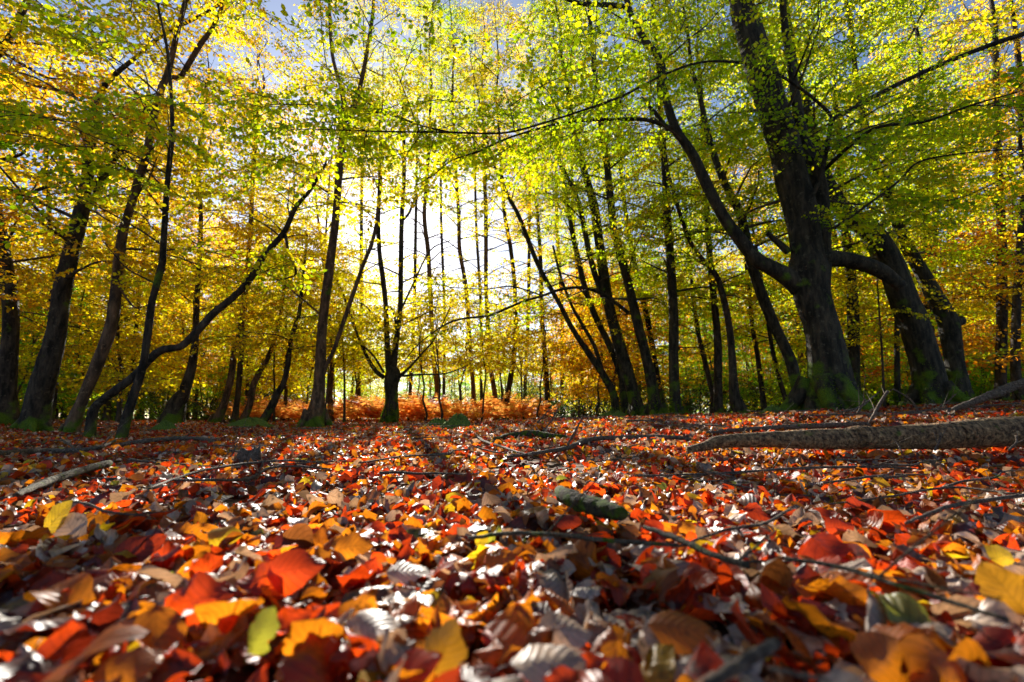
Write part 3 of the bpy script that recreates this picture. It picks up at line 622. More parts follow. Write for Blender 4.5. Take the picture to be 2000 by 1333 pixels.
def build_tree(t, idx):
    g = np.random.default_rng(1000 + idx)
    Y = t['Y']; stems = []; origin = None
    mb = MB()
    for si, st in enumerate(t['stems']):
        st = np.array(st, float)
        n = len(st)
        # trunks that lean towards or away from the lens get real depth
        yy = Y + (0 if si == 0 else .0) + np.zeros(n)
        hfr = np.clip((st[:, 1] - st[0, 1]) / -600, 0, 1)
        yy = yy - t['lean'] * hfr * 1.2
        p = np.array([P(u, v, y) for (u, v, w), y in zip(st, yy)])
        r = st[:, 2] / 2 * depth(p) / F / np.sqrt(1 + ((st[:, 0] - 1000) / F)**2)
        if si == 0:
            origin = np.array([p[0][0], p[0][1], float(gh(np.array([p[0][0]]), np.array([p[0][1]]))[0])])
        # continue above the frame
        if st[-1, 1] < 60 or (t['ext'] and si == 0 and t['ext'] > 1.5):
            d = p[-1] - p[-3]; d = d / np.linalg.norm(d); d = d * .6 + np.array([0, 0, .5]); d /= np.linalg.norm(d)
            m = 4
            p = np.vstack([p, [p[-1] + d * t['ext'] * (i + 1) / m + g.normal(0, .06, 3) for i in range(m)]])
            r = np.concatenate([r, r[-1] * np.linspace(.85, .25, m)])
        q = catmull(np.column_stack([p, r]), 6); p, r = q[:, :3], np.maximum(q[:, 3], .003)
        big = r.max() > .12
        sides = 20 if big else (12 if r.max() > .05 else 8)
        lob = None
        if si == 0:
            d0 = p[1] - p[0]; d0 = d0 / np.linalg.norm(d0)
            p = np.vstack([p[0] - d0 * .22 * (1 if r[0] > .05 else .5) - np.array([0, 0, .12]), p[0] - d0 * .05, p]); r = np.concatenate([[r[0] * 1.25, r[0] * 1.08], r])
            a = np.arange(sides) / sides * 2 * math.pi
            hh = np.maximum(p[:, 2] - origin[2], 0)
            nlob = g.integers(4, 7); ph = g.uniform(0, 6.28); ph2 = g.uniform(0, 6.28)
            fl = np.exp(-hh / (1.6 * r[2] + .05))[:, None]
            lob = 1 + t['flare'] * fl * (.22 * np.cos(nlob * a + ph) + .18 * np.cos((nlob - 2) * a + ph2) + .12) + .05 * (1 - fl) * np.cos(3 * a + ph + hh[:, None] * .6)
        add_tube(mb, p, r, sides, 0, lobes=lob, rough=.05 if r.max() > .04 else .03, seed=idx * 7 + si)
        stems.append((p, r))
    root = empty(t['name'], origin, t['label'], 'tree', t['group'])
    # low roots running out from big feet
    if t['flare'] >= .5:
        rb = stems[0][1][2]
        for k in range(5):
            az = k * 1.3 + g.uniform(0, .6) + 2.2
            l = rb * g.uniform(1.3, 2.4)
            s = np.linspace(0, 1, 7)
            x = origin[0] + np.cos(az + s * .3) * (rb * .55 + s * l); y = origin[1] + np.sin(az + s * .3) * (rb * .55 + s * l)
            zz = gh(x, y) + rb * 1.3 * (1 - s)**2.6 + .02 * (1 - s) - .06 * s
            add_tube(mb, np.column_stack([x, y, zz]), rb * (.36 * (1 - s)**1.3 + .06), 9, 0, rough=.08, seed=idx + k)
    mb.obj('trunk', [t['bark']], origin, root)
    if t['bark'] is BARK_MOSSY:
        V = np.concatenate(mb.v); Q = np.concatenate([f for f, m in mb.f if f.shape[1] == 4])
        a, b, c, d = (V[Q[:, k]] for k in range(4)); cen = (a + b + c + d) / 4
        nr = np.cross(c - a, d - b); ar = np.linalg.norm(nr, axis=1); nr = nr / (ar[:, None] + 1e-12)
        hgt = cen[:, 2] - origin[2]; top = .95 if t['flare'] >= .5 and Y < 9 else .6
        wgt = ar * np.clip(1 - hgt / top, 0, 1)**1.2 * (hgt > -.02)
        n = int(min(9000, 26000 * wgt.sum()))
        fi = g.choice(len(Q), n, p=wgt / wgt.sum()); e, f_ = g.random((2, n, 1))
        p = (a[fi] * (1 - e) + b[fi] * e) * (1 - f_) + (d[fi] * (1 - e) + c[fi] * e) * f_
        ang = np.arctan2(p[:, 1] - origin[1], p[:, 0] - origin[0])
        msk = np.sin(ang * 3 + idx) + .9 * np.sin(ang * 7 + p[:, 2] * 5) + .8 * np.sin(p[:, 2] * 9 + idx) + .9 * np.sin(ang * 13 + p[:, 2] * 21)
        kp = msk > .05 + 1.2 * np.clip((p[:, 2] - origin[2]) / top, 0, 1); p = p[kp]; nn = nr[fi][kp]; n = len(p)
        o1 = g.normal(0, 1, (n, 3)); o1 -= nn * (o1 * nn).sum(1)[:, None] * .6; o1 /= np.linalg.norm(o1, axis=1)[:, None]
        sz = g.uniform(.006, .017, (n, 1)) * (1 if Y < 9 else 1.5); up_ = nn + g.normal(0, .5, (n, 3))
        m3 = MB(); m3.add(np.stack([p - o1 * sz * .4, p + o1 * sz * .4, p + o1 * sz * .25 + up_ * sz, p - o1 * sz * .25 + up_ * sz], 1), np.arange(n * 4).reshape(-1, 4))
        m3.obj('moss', [MOSSLEAF], origin, root, smooth=False)
    extra = []
    for bi, br in enumerate(t['branches']):
        b = np.array(br, float); p = []
        near = t['Y'] - t['lean'] * np.clip((b[:, 1] - t['stems'][0][0][1]) / -600, 0, 1) * 1.2
        L = np.concatenate([[0], np.cumsum(np.hypot(np.diff(b[:, 0]), np.diff(b[:, 1])))]) / F
        if t['name'] == 'old_beech_tree' or 'giant' in t['label']:
            drift = {1: -.9, 2: -1.1, 3: 0, 5: -.9, 8: -.8, 9: -.7, 11: -2.0}.get(bi, -.1)
            base = t['Y'] + {2: -.55, 3: -1.9, 4: 0., 5: 0.}.get(bi, 0)
            yy = base + drift * L / max(L[-1], .1) * min(1.5, .6 + L[-1])
        else:
            yy = near + g.normal(0, .35) * L
        p = np.array([P(u, v, y) for (u, v, w), y in zip(b, yy)])
        r = b[:, 2] / 2 * depth(p) / F / np.sqrt(1 + .6 * ((b[:, 0] - 1000) / F)**2)
        if 'giant' in t['label'] and bi in (2, 3): r = r * .78
        q = catmull(np.column_stack([p, r]), 5); p, r = q[:, :3], np.maximum(q[:, 3], .002)
        m2 = MB(); add_tube(m2, p, r, 12 if r.max() > .06 else 7, 0, rough=.05, seed=idx * 31 + bi)
        m2.obj('branch', [t['bark']], origin, root)
        if r[-1] < .02: extra.append(p)
    h0, nl, L = t['crown']
    cm = crown_mesh('crown', stems, g, h0, nl, L, t['lod'], None, origin, lean=t['lean'], extra=extra, fan=.55 if 'giant' in t['label'] else 0)
    cm.obj('crown', [TWIG, CAN[t['leaf']]], origin, root, smooth=False)
for i, t in enumerate(T): build_tree(t, i)

# ------------------------------------------------------------------ near boughs: lime leaves hanging close over the path
def bough(label, pts, leaf, lod=0, spacing=.20, seed=0, sub=6):
    g = np.random.default_rng(seed)
    p = np.array([P(u, v, y) for u, v, w, y in pts]); r = np.array([w for u, v, w, y in pts]) / 2 * depth(p) / F
    q = catmull(np.column_stack([p, r]), 6); p, r = q[:, :3], np.maximum(q[:, 3], .0025)
    return p, r

# ------------------------------------------------------------------ background wood: prototypes, then copies
def proto_tree(seed, H, r0, h0, nl, L, bend=.5, sides=7, lod=2, spacing=.36, ss=(1.1, 1.6)):
    g = np.random.default_rng(seed)
    n = 12; t = np.linspace(0, 1, n)
    x = bend * np.sin(t * g.uniform(1.5, 3.2)) * t + g.normal(0, .03, n); y = bend * .6 * np.sin(t * g.uniform(1.5, 3.2) + 1) * t + g.normal(0, .03, n)
    p = np.column_stack([x, y, t * H - .15]); r = r0 * (1 - .88 * t) * (1 + .5 * np.exp(-t * 22))
    mb = MB(); add_tube(mb, p, r, sides, 0, rough=.05, seed=seed)
    stems = [(p, r)]
    for k in range(g.integers(1, 3)):
        c = g.integers(3, 7); d = np.array([g.normal(0, .25), g.normal(0, .25), 1.]); l = H * .5
        tt = np.linspace(0, 1, 8)[:, None]; pp = p[c] + d * tt * l + np.array([g.normal(0, .4), g.normal(0, .4), 0]) * tt**2
        rr = r[c] * .7 * (1 - .85 * tt[:, 0]); add_tube(mb, pp, rr, 6, 0, rough=.05, seed=seed + k); stems.append((pp, rr))
    stems2 = [(catmull(p_, 3), np.interp(np.linspace(0, 1, len(catmull(p_, 3))), np.linspace(0, 1, len(p_)), r_)) for p_, r_ in stems]
    cm = crown_mesh('crown', stems2, g, h0, nl, L, lod, None, np.zeros(3), spacing=spacing, sscale=ss, cull=False)
    return mb.mesh('trunk', [BARK_FAR]), cm.mesh('crown', [TWIG, CAN['yellow']], smooth=False)
TALL = [proto_tree(50 + i, H, r0, h0, nl, L, bend) for i, (H, r0, h0, nl, L, bend) in enumerate([
    (15, .16, 2.5, 46, 2.6, .8), (13, .11, 2.0, 42, 2.2, 1.2), (16, .20, 3.5, 46, 2.8, .5), (12, .09, 1.8, 40, 2.0, 1.6), (14, .13, 3., 44, 2.4, -1.2), (17, .15, 4., 46, 2.6, .9)])]
LOW = [proto_tree(80 + i, H, r0, h0, nl, L, bend, spacing=.24 if i < 4 else .30, ss=(.9, 1.35)) for i, (H, r0, h0, nl, L, bend) in enumerate([
    (4.2, .035, .5, 28, 1.9, .5), (5.0, .045, .8, 32, 2.1, .8), (3.4, .03, .4, 26, 1.7, -.5), (6., .06, 1.0, 36, 2.2, .7), (4.4, .035, 1.5, 17, 1.9, .4), (5.0, .04, 1.7, 19, 2.1, -.6)])]

def copy_tree(pr, x, y, rz, s, leaf, bark, label, name='beech_tree', group='beech trees of the wood', sz=1.):
    z = float(gh(np.array([x]), np.array([y]))[0])
    root = empty(name, (x, y, z), label, 'tree', group); root.rotation_euler.z = rz; root.scale = (s, s, s * sz)
    for nm, me, slots in (('trunk', pr[0], {0: bark}), ('crown', pr[1], {0: TWIG, 1: CAN[leaf]})):
        o = bpy.data.objects.new(nm, me); COL.objects.link(o); o.parent = root
        for k, m in slots.items(): o.material_slots[k].link = 'OBJECT'; o.material_slots[k].material = m
    return root
LMARK = [(-9e9, 60, 'behind the low-branched trunk'), (60, 200, 'behind the thick leaning beech'), (200, 330, 'behind the crossing trunks'), (330, 480, 'behind the arched sapling'), (480, 620, 'behind the kinked young beech'),
         (620, 740, 'behind the twin stemmed beech'), (740, 860, 'behind the lone pollarded beech'), (860, 1020, 'beyond the slender bracken trunks'), (1020, 1200, 'beyond the gold-leaved tree'), (1200, 1310, 'behind the mossy clump'),
         (1310, 1430, 'behind the straight mossy beech'), (1430, 1560, 'behind the drooping elbow beech'), (1560, 1700, 'behind the giant beech'), (1700, 1850, 'behind the arching mossy beech'), (1850, 9e9, 'behind the lone straight beech')]
WORD = {'lime': 'lime green', 'yellow': 'yellow', 'gold': 'golden', 'orange': 'orange', 'green': 'dark green'}
def lmark(u):
    for a, b, s in LMARK:
        if a <= u < b: return s
placed = [tuple(c[:2]) for c in ctl[:len(T)]]
g = np.random.default_rng(5)
def clearing(x, y):
    u = 1000 + F * x / y
    return (715 < u < 1075) and y > 9
cnt = 0
for tries in range(6000):
    if cnt >= 165: break
    y = 11 + 38 * g.random() ** 1.3; u = g.uniform(-250, 2250); x = (u - 1000) / F * y
    if clearing(x, y) or (y < 13 and 640 < u < 1180): continue
    if 690 < u < 1100 or (1000 < u < 1215 and y < 17): continue
    qx, qy = x - SUND[0] * 6 / SUND[2], y - SUND[1] * 6 / SUND[2]
    if -3 - .12 * qy < qx < 4 + .1 * qy and -2 < qy < 24 and g.random() < .75: continue
    sp = 1.3 + .045 * y
    if any((x - a)**2 + (y - b)**2 < sp * sp for a, b in placed): continue
    placed.append((x, y)); cnt += 1
    q = g.random()
    if u < 520: leaf = ['gold', 'orange', 'yellow', 'lime'][np.searchsorted([.42, .66, .86], q)]
    elif u < 1000: leaf = ['gold', 'yellow', 'lime'][np.searchsorted([.25, .6], q)]
    elif u < 1700: leaf = ['lime', 'yellow', 'gold', 'orange'][np.searchsorted([.45, .78, .93], q)]
    else: leaf = ['gold', 'lime', 'yellow', 'orange'][np.searchsorted([.35, .65, .93], q)]
    k = g.integers(0, len(TALL)); sc_ = g.uniform(.8, 1.15)
    if y > 15: sc_ = min(sc_, g.uniform(.30, .46) * y / [15, 13, 16, 12, 14, 17][k])
    far = 'far' if y > 26 else 'mid-distance'
    form = ['stout', 'slim', 'tall', 'bowed', 'leaning', 'towering'][k]
    copy_tree(TALL[k], x, y, g.uniform(0, 6.28), sc_, leaf, [BARK_FAR, BARK_WARM, BARK][g.integers(0, 3)],
              f"{form} {far} beech with {WORD[leaf]} leaves {lmark(u)}")
cnt = 0
for tries in range(6000):
    if cnt >= 130: break
    y = 10 + 34 * g.random() ** 1.5; u = g.uniform(-250, 2250); x = (u - 1000) / F * y
    if (600 < u < 1150 and y < 36): continue
    if y < 12 and 1100 < u < 1350: continue
    if any((x - a)**2 + (y - b)**2 < .8 + .02 * y for a, b in placed): continue
    placed.append((x, y)); cnt += 1
    q = g.random()
    if u < 480: leaf = ['gold', 'orange', 'yellow', 'green'][np.searchsorted([.35, .5, .85], q)]
    elif u < 1010: leaf = ['yellow', 'gold', 'lime'][np.searchsorted([.7, .85], q)]
    elif u < 1220: leaf = ['orange', 'gold', 'yellow'][np.searchsorted([.25, .65], q)]
    else: leaf = ['yellow', 'gold', 'lime', 'green', 'orange'][np.searchsorted([.3, .5, .7, .9], q)]
    k = g.integers(0, 4); s = g.uniform(.8, 1.2)
    if 690 < u < 1100: s = min(s, (.23 * y) / [4.2, 5.0, 3.4, 6.][k])
    form = ['bushy', 'spreading', 'low', 'layered'][k]
    copy_tree(LOW[k], x, y, g.uniform(0, 6.28), s, leaf, BARK_FAR, f"{form} young beech with {WORD[leaf]} leaves low {lmark(u)}", 'young_beech', 'young beeches of the understorey')
# young trees edging the clearing
for i, (u, y, k, s, leaf) in enumerate([(680, 13.4, 5, .95, 'yellow'), (600, 15.5, 4, 1.1, 'yellow'), (545, 13.5, 5, .9, 'gold'), (862, 13.4, 4, 1.0, 'yellow'), (940, 14.6, 5, .9, 'yellow'), (1020, 15.2, 4, 1.0, 'yellow'),
      (1125, 15.6, 5, .9, 'gold'), (1165, 14.2, 4, 1.0, 'orange'), (1080, 17.4, 5, 1.0, 'gold'), (700, 16.8, 4, 1.2, 'yellow'), (640, 12.6, 4, .9, 'yellow'), (800, 16.6, 5, .95, 'yellow'), (1200, 13.2, 3, .8, 'gold'), (905, 18.6, 5, 1.1, 'yellow'), (985, 19.5, 4, 1.2, 'lime'), (752, 14.8, 4, 1.0, 'yellow'), (832, 14.0, 4, 1.05, 'yellow'), (985, 16.0, 5, .95, 'yellow'), (1052, 14.0, 4, .95, 'gold'), (897, 15.4, 4, 1.1, 'yellow'), (660, 17.5, 5, 1.0, 'lime')]):
    x = (u - 1000) / F * y
    copy_tree(LOW[k], x, y, g.uniform(0, 6.28), s, leaf, BARK_FAR, f"{['bushy', 'spreading', 'low', 'layered', 'airy', 'open'][k]} young {WORD[leaf]} beech edging the clearing {lmark(u)}", 'young_beech', 'young beeches of the understorey')
# low far wood closing the clearing
for i in range(26):
    u = 690 + 430 * (i + .5) / 26 + g.normal(0, 8); y = 46 + g.uniform(0, 16); x = (u - 1000) / F * y
    k = g.integers(0, 6); H = [15, 13, 16, 12, 14, 17][k]
    leaf = ['yellow', 'green', 'gold', 'green'][i % 4]
    copy_tree(TALL[k], x, y, g.uniform(0, 6.28), (.19 + g.uniform(-.03, .04)) * y / H, leaf, BARK_FAR, f"small distant {WORD[leaf]} tree closing the clearing {lmark(u)}", 'beech_tree')

# the far wood that closes every view
def far_wood():
    g = np.random.default_rng(63); mb = MB(); n = 2600
    a = g.uniform(R(25), R(155), n); r_ = g.uniform(66, 84, n); x, y = r_ * np.cos(a), r_ * np.sin(a)
    hmax = 6.5 + 2.2 * np.sin(a * 23) + 1.4 * np.sin(a * 57 + 1) + .8 * np.sin(a * 131)
    z = gh(x, y) + hmax * g.random(n)**.8
    place_sprays(mb, np.column_stack([x, y, z]), g.uniform(0, 6.28, n), g.normal(0, .5, n), g.normal(0, .6, n), g.uniform(2.6, 4.2, n), 2, g, keep=.75)
    o = mb.obj('distant_wood', [TWIG, CAN['green']], smooth=False); kind(o, 'stuff'); tag(o, 'dim far wood closing the view behind every trunk', 'wood')
far_wood()
# holly and rhododendron shrubs
def proto_shrub(seed, rad, h):
    g = np.random.default_rng(seed); mb = MB(); st = MB(); pp, yy = [], []
    for k in range(9):
        az = g.uniform(0, 6.28); d = np.array([math.cos(az) * g.uniform(.3, 1), math.sin(az) * g.uniform(.3, 1), g.uniform(.5, 1.2)])
        t = np.linspace(0, 1, 6)[:, None]; p = d * t * np.array([rad, rad, h]) * .9 + np.array([0, 0, -.05]); add_tube(st, p, np.linspace(.02, .006, 6), 5, 0)
    n = 90
    az = g.uniform(0, 6.28, n); rr = rad * np.sqrt(g.random(n)); z = h * (1 - (rr / rad)**2 * .6) * g.uniform(.05, 1, n)
    pos = np.column_stack([rr * np.cos(az), rr * np.sin(az), z])
    place_sprays(mb, pos, az + g.normal(0, .6, n), g.normal(-.2, .4, n), g.normal(0, .5, n), g.uniform(.5, .9, n), 2, g)
    return st.mesh('stem', [TWIG]), mb.mesh('foliage', [TWIG, CAN['holly']], smooth=False)
SHR = [proto_shrub(300 + i, *a) for i, a in enumerate([(1.3, 1.5), (1.6, 1.2), (1.1, 2.0)])]
def shrub(u, y, s, k, leaf, label):
    x = (u - 1000) / F * y; z = float(gh(np.array([x]), np.array([y]))[0])
    root = empty('evergreen_shrub', (x, y, z), label, 'shrub', 'evergreen shrubs under the trees'); root.rotation_euler.z = g.uniform(0, 6.28); root.scale = (s,) * 3
    for nm, me in (('stem', SHR[k][0]), ('foliage', SHR[k][1])):
        o = bpy.data.objects.new(nm, me); COL.objects.link(o); o.parent = root
        if nm == 'foliage': o.material_slots[1].link = 'OBJECT'; o.material_slots[1].material = CAN[leaf]
for (u, y, s, k, leaf, lb) in [
  (1060, 21, 1.3, 0, 'holly', 'dark evergreen shrub at the end of the bracken bank'), (1110, 18, 1.1, 1, 'holly', 'glossy dark evergreen shrub just past the last bracken trunk'), (1150, 17, 1.1, 0, 'holly', 'dark evergreen shrub under the orange young tree'),
  (1190, 19, 1.3, 2, 'holly', 'tall dark evergreen shrub behind the first mossy stem'), (1010, 24, 1.2, 1, 'holly', 'dim evergreen shrub between slender bracken trunks'), (760, 24, 1.2, 1, 'holly', 'dark evergreen shrub right behind the pollarded beech'), (840, 26, 1.3, 1, 'holly', 'evergreen shrub behind the bent footed trunk'),
  (900, 27, 1.2, 0, 'holly', 'evergreen shrub behind the first slender bracken trunk'), (560, 18, 1.1, 1, 'holly', 'dark shrub behind the kinked young beech'), (480, 20, 1.1, 0, 'holly', 'dark shrub behind the clump by the bracken'), (330, 15, 1., 1, 'holly', 'dark shrub behind the stout shaded trunk'),
  (1350, 15, 1.1, 1, 'holly', 'dark evergreen shrub behind the straight mossy beech'), (1420, 16, 1.2, 0, 'holly', 'dark evergreen shrub behind the drooping elbow beech'), (1500, 14, 1., 1, 'green', 'green shrub low behind the thin leaning pole'), (1580, 15, 1.2, 1, 'green', 'green shrub behind the giant trunk'),
  (1690, 13, 1., 1, 'green', 'sunlit green shrub between the giant trunk and the dark pole'), (1725, 14, 1.2, 0, 'green', 'green shrub behind the wispy sapling'), (1790, 15, 1.2, 1, 'green', 'green shrub behind the arching mossy beech'), (1905, 13, 1.1, 0, 'green', 'bright green shrub between the stubbed beech and the lone straight beech'),
  (1940, 14, 1.2, 1, 'green', 'green shrub behind the lone straight beech'), (2000, 13, 1.1, 0, 'green', 'green shrub at the foot of the edge beech'), (60, 13, 1.1, 0, 'green', 'dull green shrub beyond the thick black trunk'), (150, 14, 1.1, 1, 'green', 'dull green shrub behind the slim elbowed beech'), (250, 17, 1.2, 0, 'green', 'dull green shrub behind the crossing trunks'),
  (20, 17, 1.3, 2, 'green', 'tall dull green shrub at the wood edge'), (410, 17, 1.1, 2, 'green', 'green shrub behind the arched sapling')]:
    shrub(u, y, s, k, leaf, lb)

# ------------------------------------------------------------------ bracken
def bracken():
    g = np.random.default_rng(77); mb = MB()
    n = 1150
    y = g.uniform(14.3, 20, n); u = g.uniform(490, 1050, n)
    u = np.where(g.random(n) < .12, g.uniform(380, 1070, n), u); x = (u - 1000) / F * y
    z = gh(x, y)
    for i in range(n):
        cl_ = .5 + .5 * math.sin(x[i] * 1.9 + 1.3 * math.sin(y[i] * 1.7)) * math.cos(y[i] * 1.3 + x[i] * .7)
        if g.random() > .35 + cl_: continue
        L = g.uniform(.6, 1.2) * (.75 + .75 * cl_); az = g.uniform(0, 6.28); el = R(g.uniform(40, 85))
        d = np.array([math.cos(az) * math.cos(el), math.sin(az) * math.cos(el), math.sin(el)])
        m = 13; t = np.linspace(0, 1, m)
        p = np.array([x[i], y[i], z[i]]) + d * (t * L)[:, None] + np.outer(t**2 * L, [math.cos(az) * .35, math.sin(az) * .35, -.32 * math.sin(el)])
        side = np.array([-math.sin(az), math.cos(az), 0.])
        nrm = np.cross(d, side)
        # pinnae pairs
        k = np.arange(3, m); tt = t[k]
        ll = L * .42 * (1 - tt)**.8 * np.minimum(1, (tt - .1) / .2) + .03
        a = p[k]; tn = (p[k] - p[k-1]); tn /= np.linalg.norm(tn, axis=1)[:, None]
        for s in (-1, 1):
            dr = side * s + tn * .45 + np.array([0, 0, -.25]) + g.normal(0, .15, (len(k), 3)); dr /= np.linalg.norm(dr, axis=1)[:, None]
            w = (ll * .17)[:, None]
            q = np.stack([a, a + dr * (ll * .4)[:, None] + tn * w, a + dr * ll[:, None], a + dr * (ll * .4)[:, None] - tn * w], 1)
            mb.add(q, np.arange(len(k) * 4).reshape(-1, 4))
        st = np.stack([p[:-1] - side * .006, p[:-1] + side * .006, p[1:] + side * .004, p[1:] - side * .004], 1)
        mb.add(st, np.arange((m - 1) * 4).reshape(-1, 4))
    o = mb.obj('bracken', [FERN], smooth=False); kind(o, 'stuff')
    tag(o, 'bank of rust orange dead bracken across the clearing', 'bracken')
bracken()

# ------------------------------------------------------------------ fallen leaves
NEAR_SPOTS = []   # hand placed leaves: (u, v, size m, colour index, yaw, pitch, roll, label)
def litter():
    mb = MB()
    def scatter(g, r0, r1, n, nu, nv, size, layer, tilt, hmax):
        n = int(n * 1.3); a = g.uniform(R(14), R(166), n); r = np.sqrt(g.uniform(r0**2, r1**2, n))
        x = r * np.cos(a); y = r * np.sin(a)
        ls = g.uniform(*size, n) * np.exp(g.normal(0, .22, n))
        v, f, uv = leaf_batch(g, n, nu, nv, ls)
        M = rotm(g.uniform(0, 6.28, n), g.normal(0, tilt, n), g.normal(0, tilt * 1.15, n) + (g.random(n) < .5) * math.pi)
        v = np.einsum('nij,nkj->nki', M, v)
        z = gh(x, y); lay = g.random(n)
        col = g.choice(7, n, p=GLP)
        pn = np.sin(x * 2.3 + 1.7 * np.sin(y * 1.9)) + np.sin(y * 2.9 + x * 1.3 + 1) + .8 * np.sin(x * 6.1 + y * 4.3)
        sw = (g.random(n) < .5) & (pn < -.6); col[sw] = g.choice([0, 3, 6, 1, 1], sw.sum())
        sw = (g.random(n) < .4) & (pn > 1.1); col[sw] = g.choice([1, 2, 2, 0], sw.sum())
        if r0 > .9:
            hole = (np.sin(x * 1.7 + 2 * np.sin(y * 1.3 + 2)) + np.sin(y * 2.2 - x * 1.9) + .7 * np.sin(x * 5.3 - y * 3.9) < -1.45) & (g.random(n) < .75)
            kp = ~hole; v, x, y, z, lay, col = v[kp], x[kp], y[kp], z[kp], lay[kp], col[kp]
        ext = v[:, :, 2].max(1) - v[:, :, 2].min(1)
        v[:, :, 2] -= v[:, :, 2].min(1)[:, None] + np.minimum(ext * .3, .02)[:, None]
        # keep leaf from rising over the lens
        sc_ = np.minimum(1, hmax / np.maximum(ext, 1e-4)); v[:, :, 2] *= sc_[:, None]
        v += np.stack([x, y, z + lay * layer], -1)[:, None]
        return v, f, uv, col, x, y, lay
    g = np.random.default_rng(21)
    nearv = scatter(g, .15, 1.0, 3000, 11, 7, (.034, .06), .024, .42, .05)
    bands = [(1.0, 2.2, 9500, 9, 5, (.032, .056), .03, .5, .055), (2.2, 5., 32000, 6, 3, (.034, .058), .03, .55, .06), (5., 10, 50000, 4, 3, (.042, .065), .025, .6, .055), (10, 20, 44000, 3, 3, (.05, .08), .02, .6, .06), (20, 34, 16000, 3, 3, (.08, .13), .02, .5, .06)]
    for b in bands:
        v, f, uv, col, *_ = scatter(g, *b); add_leaves(mb, v, f, uv, col)
    # the nearest leaves, singly
    v, f, uv, col, x, y, lay = nearv
    c = v.mean(1); pu, pv, pd = proj(c)
    r = np.hypot(x, y)
    score = .062 / pd * (0.55 + .45 * lay) * ((pu > -40) & (pu < 2040) & (pv < 1390) & (pd > .12))
    hand = 22
    top = np.argsort(-score)[:300 - hand]
    rest = np.setdiff1d(np.arange(len(x)), top)
    # nothing right under the lens
    rest = rest[(pd[rest] > .14)]
    add_leaves(mb, v[rest], f, uv, col[rest])
    o = mb.obj('fallen_leaves', GLM); kind(o, 'stuff'); tag(o, 'carpet of fallen beech leaves covering the forest floor', 'fallen leaves')
    return v[top], f, uv, col[top]
LV, LF, LUV, LC = litter()

def leaf_obj(v, c, label):
    mb = MB(); mb.add(v, LF, 0, LUV)
    # leaf stalk
    b = v.reshape(11, 7, 3)[0, 3]; d = b - v.reshape(11, 7, 3)[2, 3]; d = d / (np.linalg.norm(d) + 1e-9)
    t = np.linspace(0, 1, 4)[:, None]
    p = b + d * t * .012 + np.array([0, 0, -.003]) * t**2
    add_tube(mb, p, [.0007, .0006, .0005, .0006], 4)
    o = mb.obj('fallen_leaf', [GLM[c]], v.mean(0)); tag(o, label, 'leaf', 'fallen leaves lying close up')
    return o
LEAFMARK = [(110, 1010, 'the upright golden leaf'), (430, 1035, 'the arched golden leaf'), (575, 1130, 'the big red leaf'), (740, 980, 'the beech nut'), (1110, 1010, 'the humped red leaf'), (1150, 970, 'the mossy stub'), (1240, 1060, 'the grey twig'), (1500, 1110, 'the curled brown leaf'),
            (1750, 1140, 'the lichened twig'), (1960, 1160, 'the tall ochre leaf'), (1100, 1210, 'the ribbed pale leaf'), (500, 1240, 'the olive leaf'), (245, 1290, 'the lone orange leaf'), (870, 1260, 'the slanting ochre leaf'), (1450, 1290, 'the pale broken stick'), (1730, 1280, 'the broad orange leaf'), (60, 1180, 'the blurred litter edge'), (1900, 1020, 'the long dark twig'), (800, 1120, 'the buff striped leaves')]
def leaf_label(v, c):
    u, w, d = proj(v.mean(0))
    q = v.reshape(11, 7, 3)
    ext = q[..., 2].max() - q[..., 2].min()
    bend = np.linalg.norm(q[0, 3] - q[-1, 3]) / .06
    form = 'curled' if bend < .75 else ('upright' if ext > .034 else ('tilted' if ext > .022 else 'flat'))
    m = min(LEAFMARK, key=lambda a: (a[0] - u)**2 + (a[1] - w)**2)
    far = 'just behind' if w < m[1] - 30 else ('just in front of' if w > m[1] + 40 else 'beside')
    return f"{form} {GL[c][0]} beech leaf {far} {m[2]}"
for v, c in zip(LV, LC): leaf_obj(v, c, leaf_label(v, c))
